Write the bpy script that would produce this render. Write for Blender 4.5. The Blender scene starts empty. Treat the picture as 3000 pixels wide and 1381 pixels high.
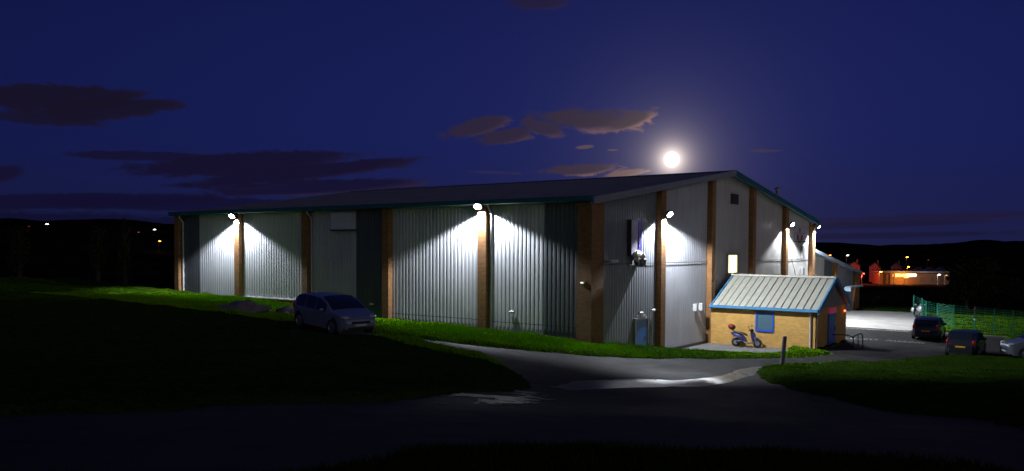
import bpy, math, random
import numpy as np
from mathutils import Vector, Matrix, noise as mnoise
random.seed(7); rng = np.random.default_rng(7)
sc = bpy.context.scene
PI = math.pi

# ------------------------------------------------------------------ camera
FOC, PCY, ROLL, CAM_Z, PITCH = 2397.84, 809.32, .0051, 6.065, math.radians(2)
TH = .6412
XA = np.array([1, 0, 0.]); FA = np.array([0, math.cos(PITCH), -math.sin(PITCH)]); UA = np.array([0, math.sin(PITCH), math.cos(PITCH)])
RR = math.cos(ROLL)*XA + math.sin(ROLL)*UA; UU = -math.sin(ROLL)*XA + math.cos(ROLL)*UA
EYE = np.array([0, 0, CAM_Z])
cd = bpy.data.cameras.new('camera'); cam = bpy.data.objects.new('camera', cd); sc.collection.objects.link(cam)
cd.sensor_width = 36; cd.lens = FOC/3000*36; cd.shift_y = (PCY-690.5)/3000
cd.clip_start = .1; cd.clip_end = 20000
M = Matrix(((RR[0], UU[0], -FA[0], 0), (RR[1], UU[1], -FA[1], 0), (RR[2], UU[2], -FA[2], CAM_Z), (0, 0, 0, 1)))
cam.matrix_world = M
sc.camera = cam
sc.view_settings.view_transform = 'Standard'; sc.view_settings.look = 'None'
sc.view_settings.exposure = 0; sc.view_settings.gamma = 1
sc.cycles.use_denoising = True
sc.cycles.sample_clamp_indirect = 3
sc.cycles.max_bounces = 5

# survey helpers: directions and the two main planes of the hall, in metres
CO = np.array([3.962, 40.446, 0])
G = np.array([math.sin(TH), math.cos(TH), 0]); LL = np.array([-math.cos(TH), math.sin(TH), 0])
def ray(px, py): return FA + RR*(px-1500)/FOC - UU*(py-PCY)/FOC
def at_z(px, py, z): r = ray(px, py); return EYE + r*((z-CAM_Z)/r[2])
def at_d(px, py, d): r = ray(px, py); return EYE + r*(d/r[1])
def W(x, y, z=0): return CO + G*x + LL*y + np.array([0, 0, z])
def on_long(px, py, x): r = ray(px, py); t = (x-(EYE-CO)@G)/(r@G); v = EYE+r*t-CO; return (v@G, v@LL, v[2])
def on_gable(px, py, y): r = ray(px, py); t = (y-(EYE-CO)@LL)/(r@LL); v = EYE+r*t-CO; return (v@G, v@LL, v[2])

# ------------------------------------------------------------------ node helpers
class N:
    def __init__(s, nt): s.nt = nt
    def new(s, t, **kw):
        n = s.nt.nodes.new(t)
        for k, v in kw.items(): setattr(n, k, v)
        return n
    def put(s, sock, v):
        if hasattr(v, 'is_output'): s.nt.links.new(v, sock)
        elif v is not None: sock.default_value = v
    def m(s, op, a, b=None, c=None, clamp=False):
        n = s.new('ShaderNodeMath', operation=op, use_clamp=clamp)
        s.put(n.inputs[0], a); s.put(n.inputs[1], b); s.put(n.inputs[2], c)
        return n.outputs[0]
    def mix(s, f, a, b, mode='MIX'):
        n = s.new('ShaderNodeMix', data_type='RGBA', blend_type=mode)
        s.put(n.inputs[0], f); s.put(n.inputs[6], a); s.put(n.inputs[7], b)
        return n.outputs[2]
    def step(s, x, a, b):
        n = s.new('ShaderNodeMapRange', interpolation_type='SMOOTHSTEP')
        s.put(n.inputs[0], x); n.inputs[1].default_value = a; n.inputs[2].default_value = b
        return n.outputs[0]
    def noise(s, vec, scale, detail=4, rough=.5, dist=0):
        n = s.new('ShaderNodeTexNoise'); s.put(n.inputs['Vector'], vec)
        n.inputs['Scale'].default_value = scale; n.inputs['Detail'].default_value = detail
        n.inputs['Roughness'].default_value = rough; n.inputs['Distortion'].default_value = dist
        return n.outputs['Fac']
def c4(c): return (c[0], c[1], c[2], 1)

# ------------------------------------------------------------------ world: dusk sky, moon, clouds
def px_dir(px, py):
    r = ray(px, py); r = r/np.linalg.norm(r)
    return math.degrees(math.atan2(r[0], r[1])), math.degrees(math.asin(r[2])), r
world = bpy.data.worlds.new('World'); sc.world = world; world.use_nodes = True
nt = world.node_tree; nt.nodes.clear(); n = N(nt)
tc = n.new('ShaderNodeTexCoord'); sep = n.new('ShaderNodeSeparateXYZ')
vn = n.new('ShaderNodeVectorMath', operation='NORMALIZE'); nt.links.new(tc.outputs['Generated'], vn.inputs[0])
nt.links.new(vn.outputs[0], sep.inputs[0]); X, Y, Z = sep.outputs
az = n.m('MULTIPLY', n.m('ARCTAN2', X, Y), 180/PI); el = n.m('MULTIPLY', n.m('ARCSINE', Z), 180/PI)
hori = (.0112, .0128, .058, 1); mid = (.0086, .0137, .094, 1); top = (.0060, .0096, .074, 1)
base = n.mix(n.step(el, -1, 8), hori, mid); base = n.mix(n.step(el, 8, 24), base, top)
# the west, behind the viewer, still holds the afterglow
west = n.step(n.m('ADD', n.m('MULTIPLY', X, .5), n.m('MULTIPLY', Y, -.87)), -.05, .9)
lowel = n.m('SUBTRACT', 1, n.step(el, 5, 60))
base = n.mix(n.m('MULTIPLY', west, lowel), base, (.25, .225, .25, 1))
# the sky dims towards the north, away from the moon
_, _, md = px_dir(1968, 468)
mdot = n.new('ShaderNodeVectorMath', operation='DOT_PRODUCT'); nt.links.new(vn.outputs[0], mdot.inputs[0]); mdot.inputs[1].default_value = tuple(md)
ang = n.m('MULTIPLY', n.m('ARCCOSINE', n.m('MINIMUM', mdot.outputs['Value'], 1.0)), 180/PI)
dim = n.new('ShaderNodeMapRange'); nt.links.new(ang, dim.inputs[0])
for i, v in ((1, 5), (2, 55), (3, 1.08), (4, .62)): dim.inputs[i].default_value = v
vm = n.new('ShaderNodeVectorMath', operation='SCALE'); nt.links.new(base, vm.inputs[0])
westk = n.m('MAXIMUM', dim.outputs[0], n.m('MULTIPLY', west, 1.0)); nt.links.new(westk, vm.inputs['Scale'])
sky = vm.outputs[0]
# clouds: warped ellipses at infinity
wv = n.new('ShaderNodeCombineXYZ'); nt.links.new(az, wv.inputs[0]); nt.links.new(n.m('MULTIPLY', el, 2.6), wv.inputs[1])
nz1 = n.noise(wv.outputs[0], .6, 8, .66, .9); nz2 = n.noise(wv.outputs[0], .16, 3, .5)
nzz = n.m('ADD', n.m('MULTIPLY', n.m('SUBTRACT', nz1, .5), 1.8), n.m('MULTIPLY', n.m('SUBTRACT', nz2, .5), .9))
def cloud(px, py, rx, ry, rot, col, edge, amt=.85, hard=.55, gain=.65):
    global sky
    a0, e0, _ = px_dir(px, py); k = math.degrees(1/FOC)
    da = n.m('SUBTRACT', az, a0); de = n.m('SUBTRACT', el, e0)
    c, s_ = math.cos(rot), math.sin(rot)
    u = n.m('ADD', n.m('MULTIPLY', da, c/(rx*k)), n.m('MULTIPLY', de, -s_/(rx*k)))
    v = n.m('ADD', n.m('MULTIPLY', da, s_/(ry*k)), n.m('MULTIPLY', de, c/(ry*k)))
    r = n.m('SQRT', n.m('ADD', n.m('MULTIPLY', u, u), n.m('MULTIPLY', v, v)))
    d = n.m('ADD', n.m('SUBTRACT', 1.06, r), n.m('MULTIPLY', nzz, gain))
    f = n.m('MULTIPLY', n.step(d, 0, hard), amt)
    # brighter rim towards the low, moon-facing side
    rim = n.m('ADD', n.m('MULTIPLY', v, -.5), n.m('MULTIPLY', u, .55))
    edge_ = n.m('MULTIPLY', n.m('SUBTRACT', .5, d), 1.1)
    rimf = n.step(n.m('ADD', n.m('ADD', rim, edge_), n.m('MULTIPLY', nzz, .7)), .15, 1.35)
    sky = n.mix(f, sky, n.mix(rimf, c4(col), c4(edge)))
D = (.0072, .0052, .024); DE = (.013, .0095, .034)
cloud(1718, 350, 185, 38, .06, (.030, .020, .042), (.26, .135, .115), .97, .6, .75)
cloud(1850, 352, 75, 22, -.25, (.036, .023, .044), (.30, .155, .13), .95, .4, .8)
cloud(1590, 375, 75, 24, .25, (.028, .019, .042), (.080, .046, .060), .92, .4, .7)
cloud(1395, 372, 115, 27, -.22, (.026, .017, .038), (.062, .037, .054), .92, .4, .7)
cloud(1480, 400, 100, 24, -.15, (.026, .017, .038), (.065, .038, .054), .92, .4, .7)
cloud(1700, 498, 130, 18, -.04, (.034, .022, .044), (.24, .13, .115), .95, .4, .8)
cloud(1830, 508, 80, 11, -.10, (.14, .08, .08), (.50, .30, .22), .95)
cloud(1712, 431, 34, 7, -.1, (.10, .06, .07), (.18, .11, .09), .85)
cloud(1795, 440, 18, 3, 0, (.10, .06, .07), (.16, .10, .09), .7)
cloud(1450, 506, 90, 5, .03, (.035, .022, .05), (.05, .03, .05), .5)
cloud(1920, 316, 16, 4, .03, (.06, .04, .06), (.09, .06, .07), .6)
cloud(2240, 442, 55, 5, .03, (.040, .026, .055), (.06, .04, .06), .7)
cloud(1580, 6, 105, 24, 0, (.016, .011, .034), (.030, .020, .040), .8)
cloud(130, 285, 260, 34, -.08, (.0085, .0060, .018), (.011, .0075, .020), .95, .3, .55)
cloud(330, 320, 190, 26, -.16, (.0085, .0060, .018), (.012, .008, .022), .93, .3, .6)
cloud(120, 345, 160, 24, 0, (.0085, .0060, .018), (.010, .007, .020), .85)
cloud(430, 458, 200, 14, -.02, D, DE, .85, .3, .6)
cloud(720, 480, 330, 34, -.10, D, DE, .95, .3, .55)
cloud(900, 505, 360, 22, -.13, D, DE, .95, .3, .5)
cloud(950, 548, 330, 22, -.06, D, (.030, .020, .045), .9, .3, .6)
cloud(1230, 560, 260, 14, -.06, D, (.040, .026, .048), .85, .3, .6)
cloud(640, 545, 170, 10, -.02, D, DE, .7)
cloud(200, 590, 420, 22, -.05, (.0055, .0045, .024), (.010, .007, .027), .9, .3, .5)
cloud(600, 600, 420, 20, -.01, (.0055, .0045, .026), (.009, .0065, .028), .85, .3, .5)
cloud(150, 650, 500, 30, 0, (.0045, .0042, .022), (.006, .005, .024), .8)
cloud(0, 510, 70, 24, -.2, D, DE, .85)
cloud(2700, 640, 420, 13, -.03, (.013, .0085, .032), (.022, .014, .042), .6)
cloud(2560, 660, 330, 10, -.03, (.009, .007, .030), (.014, .010, .036), .6)
cloud(2620, 690, 330, 10, -.02, (.008, .006, .026), (.012, .009, .030), .6)
# camera glare round the moon painted into the sky, then the moon itself
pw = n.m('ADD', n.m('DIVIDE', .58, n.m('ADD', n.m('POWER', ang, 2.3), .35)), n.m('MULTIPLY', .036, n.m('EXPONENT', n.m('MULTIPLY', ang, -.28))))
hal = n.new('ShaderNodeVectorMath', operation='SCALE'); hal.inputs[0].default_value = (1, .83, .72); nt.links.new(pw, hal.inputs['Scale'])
moon_glare = hal.outputs[0]
add = n.new('ShaderNodeVectorMath', operation='ADD'); nt.links.new(sky, add.inputs[0]); nt.links.new(moon_glare, add.inputs[1])
disc = n.m('SUBTRACT', 1, n.step(ang, .30, .56))
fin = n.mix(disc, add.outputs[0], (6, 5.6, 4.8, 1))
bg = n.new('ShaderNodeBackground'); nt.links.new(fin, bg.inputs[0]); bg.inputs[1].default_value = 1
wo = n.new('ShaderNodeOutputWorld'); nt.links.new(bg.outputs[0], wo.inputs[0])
world.cycles.sampling_method = 'MANUAL'; world.cycles.sample_map_resolution = 2048

# moonlight
sl = bpy.data.lights.new('moonlight', 'SUN'); sl.energy = .05; sl.angle = math.radians(.5); sl.color = (.95, .93, 1)
so = bpy.data.objects.new('moonlight', sl); sc.collection.objects.link(so)
so.rotation_euler = Vector(tuple(md)).to_track_quat('Z', 'Y').to_euler()

# ------------------------------------------------------------------ materials
MATS = {}
def mat(name, col, rough=.6, metal=0, var=.0, vscale=3, bump=0, bscale=20, spec=.5, coat=0, emit=None, es=1, alpha=None, coord='Object'):
    if name in MATS: return MATS[name]
    m = bpy.data.materials.new(name); m.use_nodes = True; nt = m.node_tree; n = N(nt)
    b = nt.nodes['Principled BSDF']; t = n.new('ShaderNodeTexCoord').outputs[coord]
    b.inputs['Base Color'].default_value = c4(col); b.inputs['Roughness'].default_value = rough
    b.inputs['Metallic'].default_value = metal; b.inputs['Specular IOR Level'].default_value = spec
    b.inputs['Coat Weight'].default_value = coat
    if var:
        f = n.noise(t, vscale, 6, .6)
        d = tuple(max(0, x*(1-var)) for x in col); u = tuple(x*(1+var) for x in col)
        nt.links.new(n.mix(n.step(f, .3, .7), c4(d), c4(u)), b.inputs['Base Color'])
        nt.links.new(n.m('ADD', n.m('MULTIPLY', f, .2), rough-.1), b.inputs['Roughness'])
    if bump:
        bn = n.new('ShaderNodeBump'); bn.inputs['Strength'].default_value = bump; bn.inputs['Distance'].default_value = .02
        nt.links.new(n.noise(t, bscale, 5), bn.inputs['Height']); nt.links.new(bn.outputs[0], b.inputs['Normal'])
    if emit: b.inputs['Emission Color'].default_value = c4(emit); b.inputs['Emission Strength'].default_value = es
    if alpha: b.inputs['Transmission Weight'].default_value = alpha
    MATS[name] = m; return m

def cladding_mat(name, col, rough=.45):
    m = bpy.data.materials.new(name); m.use_nodes = True; nt = m.node_tree; n = N(nt); b = nt.nodes['Principled BSDF']
    t = n.new('ShaderNodeTexCoord').outputs['Object']
    mp = n.new('ShaderNodeMapping'); nt.links.new(t, mp.inputs[0]); mp.inputs['Scale'].default_value = (4, 4, .25)
    st = n.noise(mp.outputs[0], 1.0, 5, .6); bl = n.noise(t, .5, 3)
    f = n.m('ADD', n.m('MULTIPLY', st, .6), n.m('MULTIPLY', bl, .5))
    nt.links.new(n.mix(n.step(f, .3, .8), c4(tuple(x*.80 for x in col)), c4(tuple(x*1.1 for x in col))), b.inputs['Base Color'])
    b.inputs['Roughness'].default_value = rough; b.inputs['Specular IOR Level'].default_value = .35
    return m
def brick_mat(name, c1, c2, mortar):
    m = bpy.data.materials.new(name); m.use_nodes = True; nt = m.node_tree; n = N(nt); b = nt.nodes['Principled BSDF']
    t = n.new('ShaderNodeTexCoord').outputs['Object']; s = n.new('ShaderNodeSeparateXYZ'); nt.links.new(t, s.inputs[0])
    cv = n.new('ShaderNodeCombineXYZ'); nt.links.new(n.m('ADD', s.outputs[0], s.outputs[1]), cv.inputs[0]); nt.links.new(s.outputs[2], cv.inputs[1])
    br = n.new('ShaderNodeTexBrick'); nt.links.new(cv.outputs[0], br.inputs['Vector'])
    br.inputs['Scale'].default_value = 1; br.inputs['Brick Width'].default_value = .225; br.inputs['Row Height'].default_value = .075
    br.inputs['Mortar Size'].default_value = .010; br.inputs['Mortar Smooth'].default_value = .3; br.inputs['Bias'].default_value = .0
    br.inputs['Color1'].default_value = c4(c1); br.inputs['Color2'].default_value = c4(c2); br.inputs['Mortar'].default_value = c4(mortar)
    nz = n.noise(t, 1.1, 5, .6)
    cc = n.mix(n.m('MULTIPLY', n.step(nz, .35, .75), .35), br.outputs['Color'], c4(tuple(x*.55 for x in c1)))
    nt.links.new(cc, b.inputs['Base Color']); b.inputs['Roughness'].default_value = .85
    bn = n.new('ShaderNodeBump'); bn.inputs['Strength'].default_value = .6; bn.inputs['Distance'].default_value = .012
    nt.links.new(n.m('ADD', n.m('MULTIPLY', br.outputs['Fac'], -1), n.m('MULTIPLY', n.noise(t, 30, 3), .4)), bn.inputs['Height']); nt.links.new(bn.outputs[0], b.inputs['Normal'])
    return m
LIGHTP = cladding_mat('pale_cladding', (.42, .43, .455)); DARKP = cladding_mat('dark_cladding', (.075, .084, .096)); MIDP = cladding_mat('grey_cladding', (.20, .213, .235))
CREAM = cladding_mat('cream_cladding', (.44, .43, .40))
BRK = brick_mat('orange_brick', (.31, .14, .034), (.19, .076, .020), (.17, .12, .07))
BUFF = brick_mat('buff_brick', (.66, .37, .070), (.50, .26, .05), (.44, .33, .17))
ROOFM = mat('roof_sheet', (.13, .13, .16), .55, 0, .15, .6); GUT = mat('teal_trim', (.015, .10, .12), .4, 0, .1)
WHITE = mat('white_paint', (.62, .62, .60), .45, 0, .1); BLUE = mat('blue_trim', (.06, .22, .40), .4, 0, .08)
BLUEW = mat('blue_frame', (.02, .09, .50), .35); BLUED = mat('blue_door', (.02, .14, .42), .4, 0, .12)
GREYM = mat('grey_metal', (.25, .25, .26), .4, .6); DARKM = mat('dark_metal', (.03, .03, .035), .4, .3)
BLACK = mat('black_plastic', (.015, .015, .016), .5); GLASS = mat('dark_glass', (.012, .018, .022), .08, 0, spec=.8)
CONC = mat('concrete', (.46, .44, .40), .85, 0, .16, .8, .3, 25)
GREENB = mat('green_board', (.01, .10, .045), .6, 0, .2)

def asphalt():
    m = bpy.data.materials.new('asphalt'); m.use_nodes = True; nt = m.node_tree; n = N(nt); b = nt.nodes['Principled BSDF']
    t = n.new('ShaderNodeTexCoord').outputs['Object']
    big = n.noise(t, .12, 5, .55); med = n.noise(t, 1.2, 6, .65, .3); fine = n.noise(t, 22, 3, .7)
    f = n.m('ADD', n.m('MULTIPLY', big, .55), n.m('ADD', n.m('MULTIPLY', med, .35), n.m('MULTIPLY', fine, .25)))
    nt.links.new(n.mix(n.step(f, .42, .72), (.024, .024, .025, 1), (.070, .068, .064, 1)), b.inputs['Base Color'])
    nt.links.new(n.m('ADD', .62, n.m('MULTIPLY', n.step(big, .35, .65), .30)), b.inputs['Roughness']); b.inputs['Specular IOR Level'].default_value = .022
    bn = n.new('ShaderNodeBump'); bn.inputs['Strength'].default_value = .8; bn.inputs['Distance'].default_value = .015
    nt.links.new(n.m('ADD', fine, med), bn.inputs['Height']); nt.links.new(bn.outputs[0], b.inputs['Normal'])
    return m
ASPH = asphalt()
def grassmat(name, a, b_, c):
    m = bpy.data.materials.new(name); m.use_nodes = True; nt = m.node_tree; n = N(nt); b = nt.nodes['Principled BSDF']
    t = n.new('ShaderNodeTexCoord').outputs['Object']
    f = n.noise(t, .5, 6, .65); g2 = n.noise(t, 7, 4, .7)
    col = n.mix(n.step(g2, .3, .75), c4(a), c4(b_)); col = n.mix(n.m('MULTIPLY', n.step(f, .52, .72), .5), col, c4(c))
    nt.links.new(col, b.inputs['Base Color']); b.inputs['Roughness'].default_value = .85; b.inputs['Specular IOR Level'].default_value = .0
    bn = n.new('ShaderNodeBump'); bn.inputs['Strength'].default_value = 1; bn.inputs['Distance'].default_value = .06
    nt.links.new(n.noise(t, 9, 4, .7), bn.inputs['Height']); nt.links.new(bn.outputs[0], b.inputs['Normal'])
    return m
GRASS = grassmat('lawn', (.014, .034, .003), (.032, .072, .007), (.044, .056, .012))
LIT_BLADE = grassmat('lit_grass_blades', (.12, .30, .002), (.20, .45, .005), (.24, .38, .008))  # lush grass, colour brightened further where the floodlights fall
HILLM = mat('far_hillside', (.012, .010, .009), .95, 0, .4, .02, spec=0)
DIM_LAWN = grassmat('dim_field_lawn', (.014, .026, .004), (.030, .050, .008), (.042, .044, .013))  # worn field turf, colour darkened further as ground out of the light
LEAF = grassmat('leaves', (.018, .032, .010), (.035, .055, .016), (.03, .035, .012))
BARK = mat('bark', (.05, .035, .022), .9, 0, .3, 4)

# ------------------------------------------------------------------ mesh helpers
C = sc.collection
class MB:
    def __init__(s): s.v = []; s.f = []
    def add(s, vs, fs, M=None):
        o = len(s.v)
        if M is not None: vs = [tuple(M @ Vector(v)) for v in vs]
        s.v += [tuple(map(float, v)) for v in vs]; s.f += [tuple(i+o for i in f) for f in fs]; return s
    def box(s, x0, x1, y0, y1, z0, z1, M=None):
        return s.add([(x0,y0,z0),(x1,y0,z0),(x1,y1,z0),(x0,y1,z0),(x0,y0,z1),(x1,y0,z1),(x1,y1,z1),(x0,y1,z1)],
                     [(0,3,2,1),(4,5,6,7),(0,1,5,4),(1,2,6,5),(2,3,7,6),(3,0,4,7)], M)
    def prism(s, poly, axis, a, b, M=None):
        k = len(poly)
        def p(q, t): return (t, q[0], q[1]) if axis == 'x' else ((q[0], t, q[1]) if axis == 'y' else (q[0], q[1], t))
        vs = [p(q, a) for q in poly]+[p(q, b) for q in poly]
        fs = [tuple(range(k)), tuple(range(2*k-1, k-1, -1))]+[(i, i+k, (i+1) % k+k, (i+1) % k) for i in range(k)]
        return s.add(vs, fs, M)
    def tube(s, pts, r, seg=8, M=None):
        pts = [Vector(p) for p in pts]; rs = r if isinstance(r, (list, tuple)) else [r]*len(pts)
        vs = []; fs = []; up = None
        for i, p in enumerate(pts):
            d = (pts[min(i+1, len(pts)-1)]-pts[max(i-1, 0)]).normalized()
            a = d.cross(Vector((0, 0, 1)) if abs(d.z) < .9 else Vector((1, 0, 0))).normalized() if up is None else (up-d*up.dot(d)).normalized()
            up = a; b = d.cross(a)
            for k in range(seg):
                t = 2*PI*k/seg; vs.append(p+(a*math.cos(t)+b*math.sin(t))*rs[i])
        for i in range(len(pts)-1):
            for k in range(seg):
                fs.append((i*seg+k, i*seg+(k+1) % seg, (i+1)*seg+(k+1) % seg, (i+1)*seg+k))
        fs.append(tuple(range(seg-1, -1, -1))); fs.append(tuple((len(pts)-1)*seg+k for k in range(seg)))
        return s.add(vs, fs, M)
    def ell(s, c, r, M=None, u=14, v=9, lump=0, seed=0, cut=None):
        vs = []; fs = []
        for j in range(v+1):
            ph = PI*j/v
            for i in range(u):
                t = 2*PI*i/u; q = Vector((math.sin(ph)*math.cos(t), math.sin(ph)*math.sin(t), math.cos(ph)))
                k = 1+(lump*mnoise.noise(q*1.7+Vector((seed*3.1, seed, 0))) if lump else 0)
                z = q.z*k*r[2]
                if cut is not None: z = max(z, cut)
                vs.append((c[0]+q.x*k*r[0], c[1]+q.y*k*r[1], c[2]+z))
        for j in range(v):
            for i in range(u): fs.append((j*u+i, (j+1)*u+i, (j+1)*u+(i+1) % u, j*u+(i+1) % u))
        return s.add(vs, fs, M)
    def lathe(s, prof, M=None, seg=20):
        k = len(prof); vs = []; fs = []
        for i in range(seg):
            t = 2*PI*i/seg
            for r, z in prof: vs.append((r*math.cos(t), r*math.sin(t), z))
        for i in range(seg):
            for j in range(k-1): fs.append((i*k+j, ((i+1) % seg)*k+j, ((i+1) % seg)*k+j+1, i*k+j+1))
        return s.add(vs, fs, M)
    def build(s, name, m, parent=None, smooth=False, bevel=0):
        me = bpy.data.meshes.new(name); me.from_pydata(s.v, [], s.f); me.update()
        if smooth:
            me.polygons.foreach_set('use_smooth', [True]*len(me.polygons))
            try: me.set_sharp_from_angle(angle=math.radians(40))
            except Exception: pass
        o = bpy.data.objects.new(name, me); C.objects.link(o); me.materials.append(m)
        if parent is not None: o.parent = parent
        if bevel:
            bv = o.modifiers.new('bevel', 'BEVEL'); bv.width = bevel; bv.segments = 2; bv.limit_method = 'ANGLE'
        return o
def tag(o, label=None, cat=None, group=None, kind=None):
    if label: o['label'] = label
    if cat: o['category'] = cat
    if group: o['group'] = group
    if kind: o['kind'] = kind
    return o
def thing(name, label, cat, loc=(0, 0, 0), rz=0, group=None):
    o = bpy.data.objects.new(name, None); C.objects.link(o); o.empty_display_size = .3
    o.location = tuple(loc); o.rotation_euler = (0, 0, rz)
    return tag(o, label, cat, group)
def copy_tree(o, parent=None):
    c = o.copy(); C.objects.link(c); c.parent = parent
    for ch in list(o.children): copy_tree(ch, c)
    return c
def T(x=0, y=0, z=0, rx=0, ry=0, rz=0): return Matrix.Translation((x, y, z)) @ Matrix.Rotation(rz, 4, 'Z') @ Matrix.Rotation(ry, 4, 'Y') @ Matrix.Rotation(rx, 4, 'X')
RZH = PI/2-TH      # local x of the hall = along the gable, local y = along the long wall

# ------------------------------------------------------------------ terrain
ctrl = []
def cp(P, z=None): ctrl.append((P[0], P[1], P[2] if z is None else z))
for px, py, z in [(1090,978,2.5),(1279,1001,2.1),(1458,1021,1.75),(1636,1037,1.4),(1755,1046,1.15),(1910,1053,.85),(2066,1053,.55),(2221,1052,.28),(2345,1049,.08),
                  (1071,984,2.5),(1223,1004,2.25),(1339,1031,2.1),(1432,1054,2.0),(1502,1089,1.95),(1560,1127,1.9),(1400,1150,2.35),(1100,1180,3.0),(700,1190,3.35),(300,1212,3.75),(0,1225,3.9),
                  (2217,1096,.80),(2287,1074,.50),(2388,1070,.25),(2532,1063,.05),(2737,1050,-.1),(2349,1148,1.5),(2582,1206,2.2),(3000,1260,3.0),(2800,1120,.9),(1900,1125,1.2),
                  (970,978,2.74),(700,915,2.65),(860,965,2.75),(600,1000,3.1),(200,1000,3.3),(1750,1292,3.95),(1000,1345,4.25),(2600,1305,3.8),(1500,1381,4.35),(2000,1220,3.0),(600,1290,4.0)]:
    cp(at_z(px, py, z))
for px, py, z in [(250, 828, 2.55), (20, 840, 2.8), (450, 850, 2.5), (-300, 850, 2.9), (-200, 1000, 3.5)]: cp(at_z(px, py, z))
for y, z in [(37.6,2.48),(29.6,2.25),(22.1,1.97),(14.35,1.45),(9.6,1.42),(7,1.38),(3,1.32),(.7,1.27)]: cp(W(0, y), z)
for x, y, z in [(-.3,-.3,1.22),(2.5,-1.3,.95),(5.6,-1.3,.48),(5.6,0,.1),(2.5,.2,.75),(8.6,-1,.02),(8.6,0,0),(12,-2,0),(14,-6,0),(14.8,-3,0),(18,-8,0),(22,-4,0),(22,-9,0),(30,-3,0),(30,-9,0),(31,-14,0),(36,-3,0),(40,-8,0),(45,-3,0),(50,-2,0),(48,-8,0),(34,-15,0),(22,-13,-.1),(40,-18,0),
                (10,12,.5),(20,20,.5),(36,20,0),(45,10,-.2),(10,30,1.5),(25,37,1),(0,50,2),(20,55,.5),(60,-5,-.3),(60,-20,-.3),(60,15,-.8),(25,-18,-.2),(24,-22,.2),(30,-25,0)]: cp(W(x, y), z)
for x, y, z in [(0,-6,4.9),(-12,-2,5.0),(12,-2,4.8),(0,5,4.6),(-20,5,4.7),(20,8,4.2),(-40,30,3.9),(-60,60,3.0),(40,25,1.8),(55,45,.0),(-50,90,1.8),(-20,95,1.4),(-80,20,4.2),(70,70,-.6),(45,100,-.8),(0,110,.5),(-60,120,.5),(80,20,1.2),(90,110,-1.5)]: ctrl.append((x, y, z))
ctrl = np.array(ctrl)
def _phi(d2): return np.where(d2 > 1e-9, .5*d2*np.log(d2+1e-12), 0)
_d2 = ((ctrl[:, None, :2]-ctrl[None, :, :2])**2).sum(-1); _n = len(ctrl)
_A = np.zeros((_n+3, _n+3)); _A[:_n, :_n] = _phi(_d2)+np.eye(_n)*3.0
_A[:_n, _n] = 1; _A[:_n, _n+1:] = ctrl[:, :2]; _A[_n, :_n] = 1; _A[_n+1:, :_n] = ctrl[:, :2].T
_w = np.linalg.solve(_A, np.concatenate([ctrl[:, 2], np.zeros(3)]))
def near_z(x, y):
    x = np.asarray(x, float); y = np.asarray(y, float); sh = x.shape; q = np.stack([x.ravel(), y.ravel()], 1)
    out = np.empty(len(q))
    for i in range(0, len(q), 20000):
        p = q[i:i+20000]; d2 = ((p[:, None]-ctrl[None, :, :2])**2).sum(-1)
        out[i:i+20000] = _phi(d2) @ _w[:_n] + _w[_n] + p @ _w[_n+1:]
    return out.reshape(sh)
# skyline of the far hills as (azimuth, elevation) in degrees
_sky = [px_dir(a, b)[:2] for a, b in [(-600,640),(0,648),(150,651),(260,650),(330,643),(420,655),(520,664),(700,668),(1200,690),(1800,705),(2300,712),(2420,714),(2560,722),(2700,717),(2900,711),(3000,711),(3600,715)]]
_sa = np.array([s[0] for s in _sky]); _se = np.array([s[1] for s in _sky])
def sm(t): t = np.clip(t, 0, 1); return t*t*(3-2*t)
def ground_z(x, y):
    x = np.asarray(x, float); y = np.asarray(y, float); r = np.hypot(x, y); a = np.degrees(np.arctan2(x, y))
    e = np.interp(a, _sa, _se); R2 = 1300.
    back = np.abs(a) > 60
    valley = -3-11*sm((r-110)/300)
    toph = CAM_Z + R2*np.tan(np.radians(e))
    hill = valley + (toph-valley)*sm((r-520)/(R2-520))
    hill = np.where(back, 4+.0*r, hill) if np.any(back) else hill
    k = sm((r-95)/60)
    nz = np.clip(near_z(np.clip(x, -120, 120), np.clip(y, -30, 140)), -6, 9)
    k2 = np.where(back, 1-np.clip((np.abs(a)-60)/20, 0, 1), 1)
    hill = hill*k2 + 4*(1-k2)
    return nz*(1-k)+hill*k
def gz(x, y): return float(ground_z(np.array([x]), np.array([y]))[0])
def on_ground(px, py, lo=5, hi=200):
    r = ray(px, py); d = np.geomspace(lo, hi, 700); P = EYE[None]+r[None]*(d/r[1])[:, None]
    g_ = ground_z(P[:, 0], P[:, 1]); w = np.where(P[:, 2] < g_)[0]
    i = w[0] if len(w) else len(d)-1
    return P[i]
def poly_px(pts): return [tuple(on_ground(a, b)[:2]) for a, b in pts]
road_px = [(850,964),(1000,970),(1090,978),(1200,991),(1279,1001),(1458,1021),(1636,1037),(1755,1046.6),(1910,1053.4),(2066,1053.4),(2221,1052),(2345,1049),(2440,1040)]
low_px = [(2760,1046),(2700,1051),(2640,1055),(2532,1063),(2388,1070),(2287,1074),(2241,1082),(2217,1096),(2248,1117),(2349,1148),(2466,1179),(2582,1206),(2737,1222),(2854,1230),(3000,1260),(3200,1300)]
fore_px = [(3200,1480),(3000,1430),(2600,1385),(2200,1370),(1750,1360),(1400,1378),(1000,1420),(700,1450)]
left_px = [(0,1225),(300,1212),(700,1190),(1100,1181),(1400,1152),(1535,1147),(1560,1130),(1502,1089),(1432,1054),(1339,1031),(1223,1006),(1071,991),(960,990),(850,984)]
R1 = poly_px(road_px)+[tuple(W(15.5,-6.9)[:2]), tuple(W(21.9,-6.9)[:2]), tuple(W(24,-12)[:2])]+poly_px(low_px)+poly_px(fore_px)+[(-3.5, 5.0), (-16, 5.0), (-16, 12.0)]+poly_px(left_px)
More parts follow.
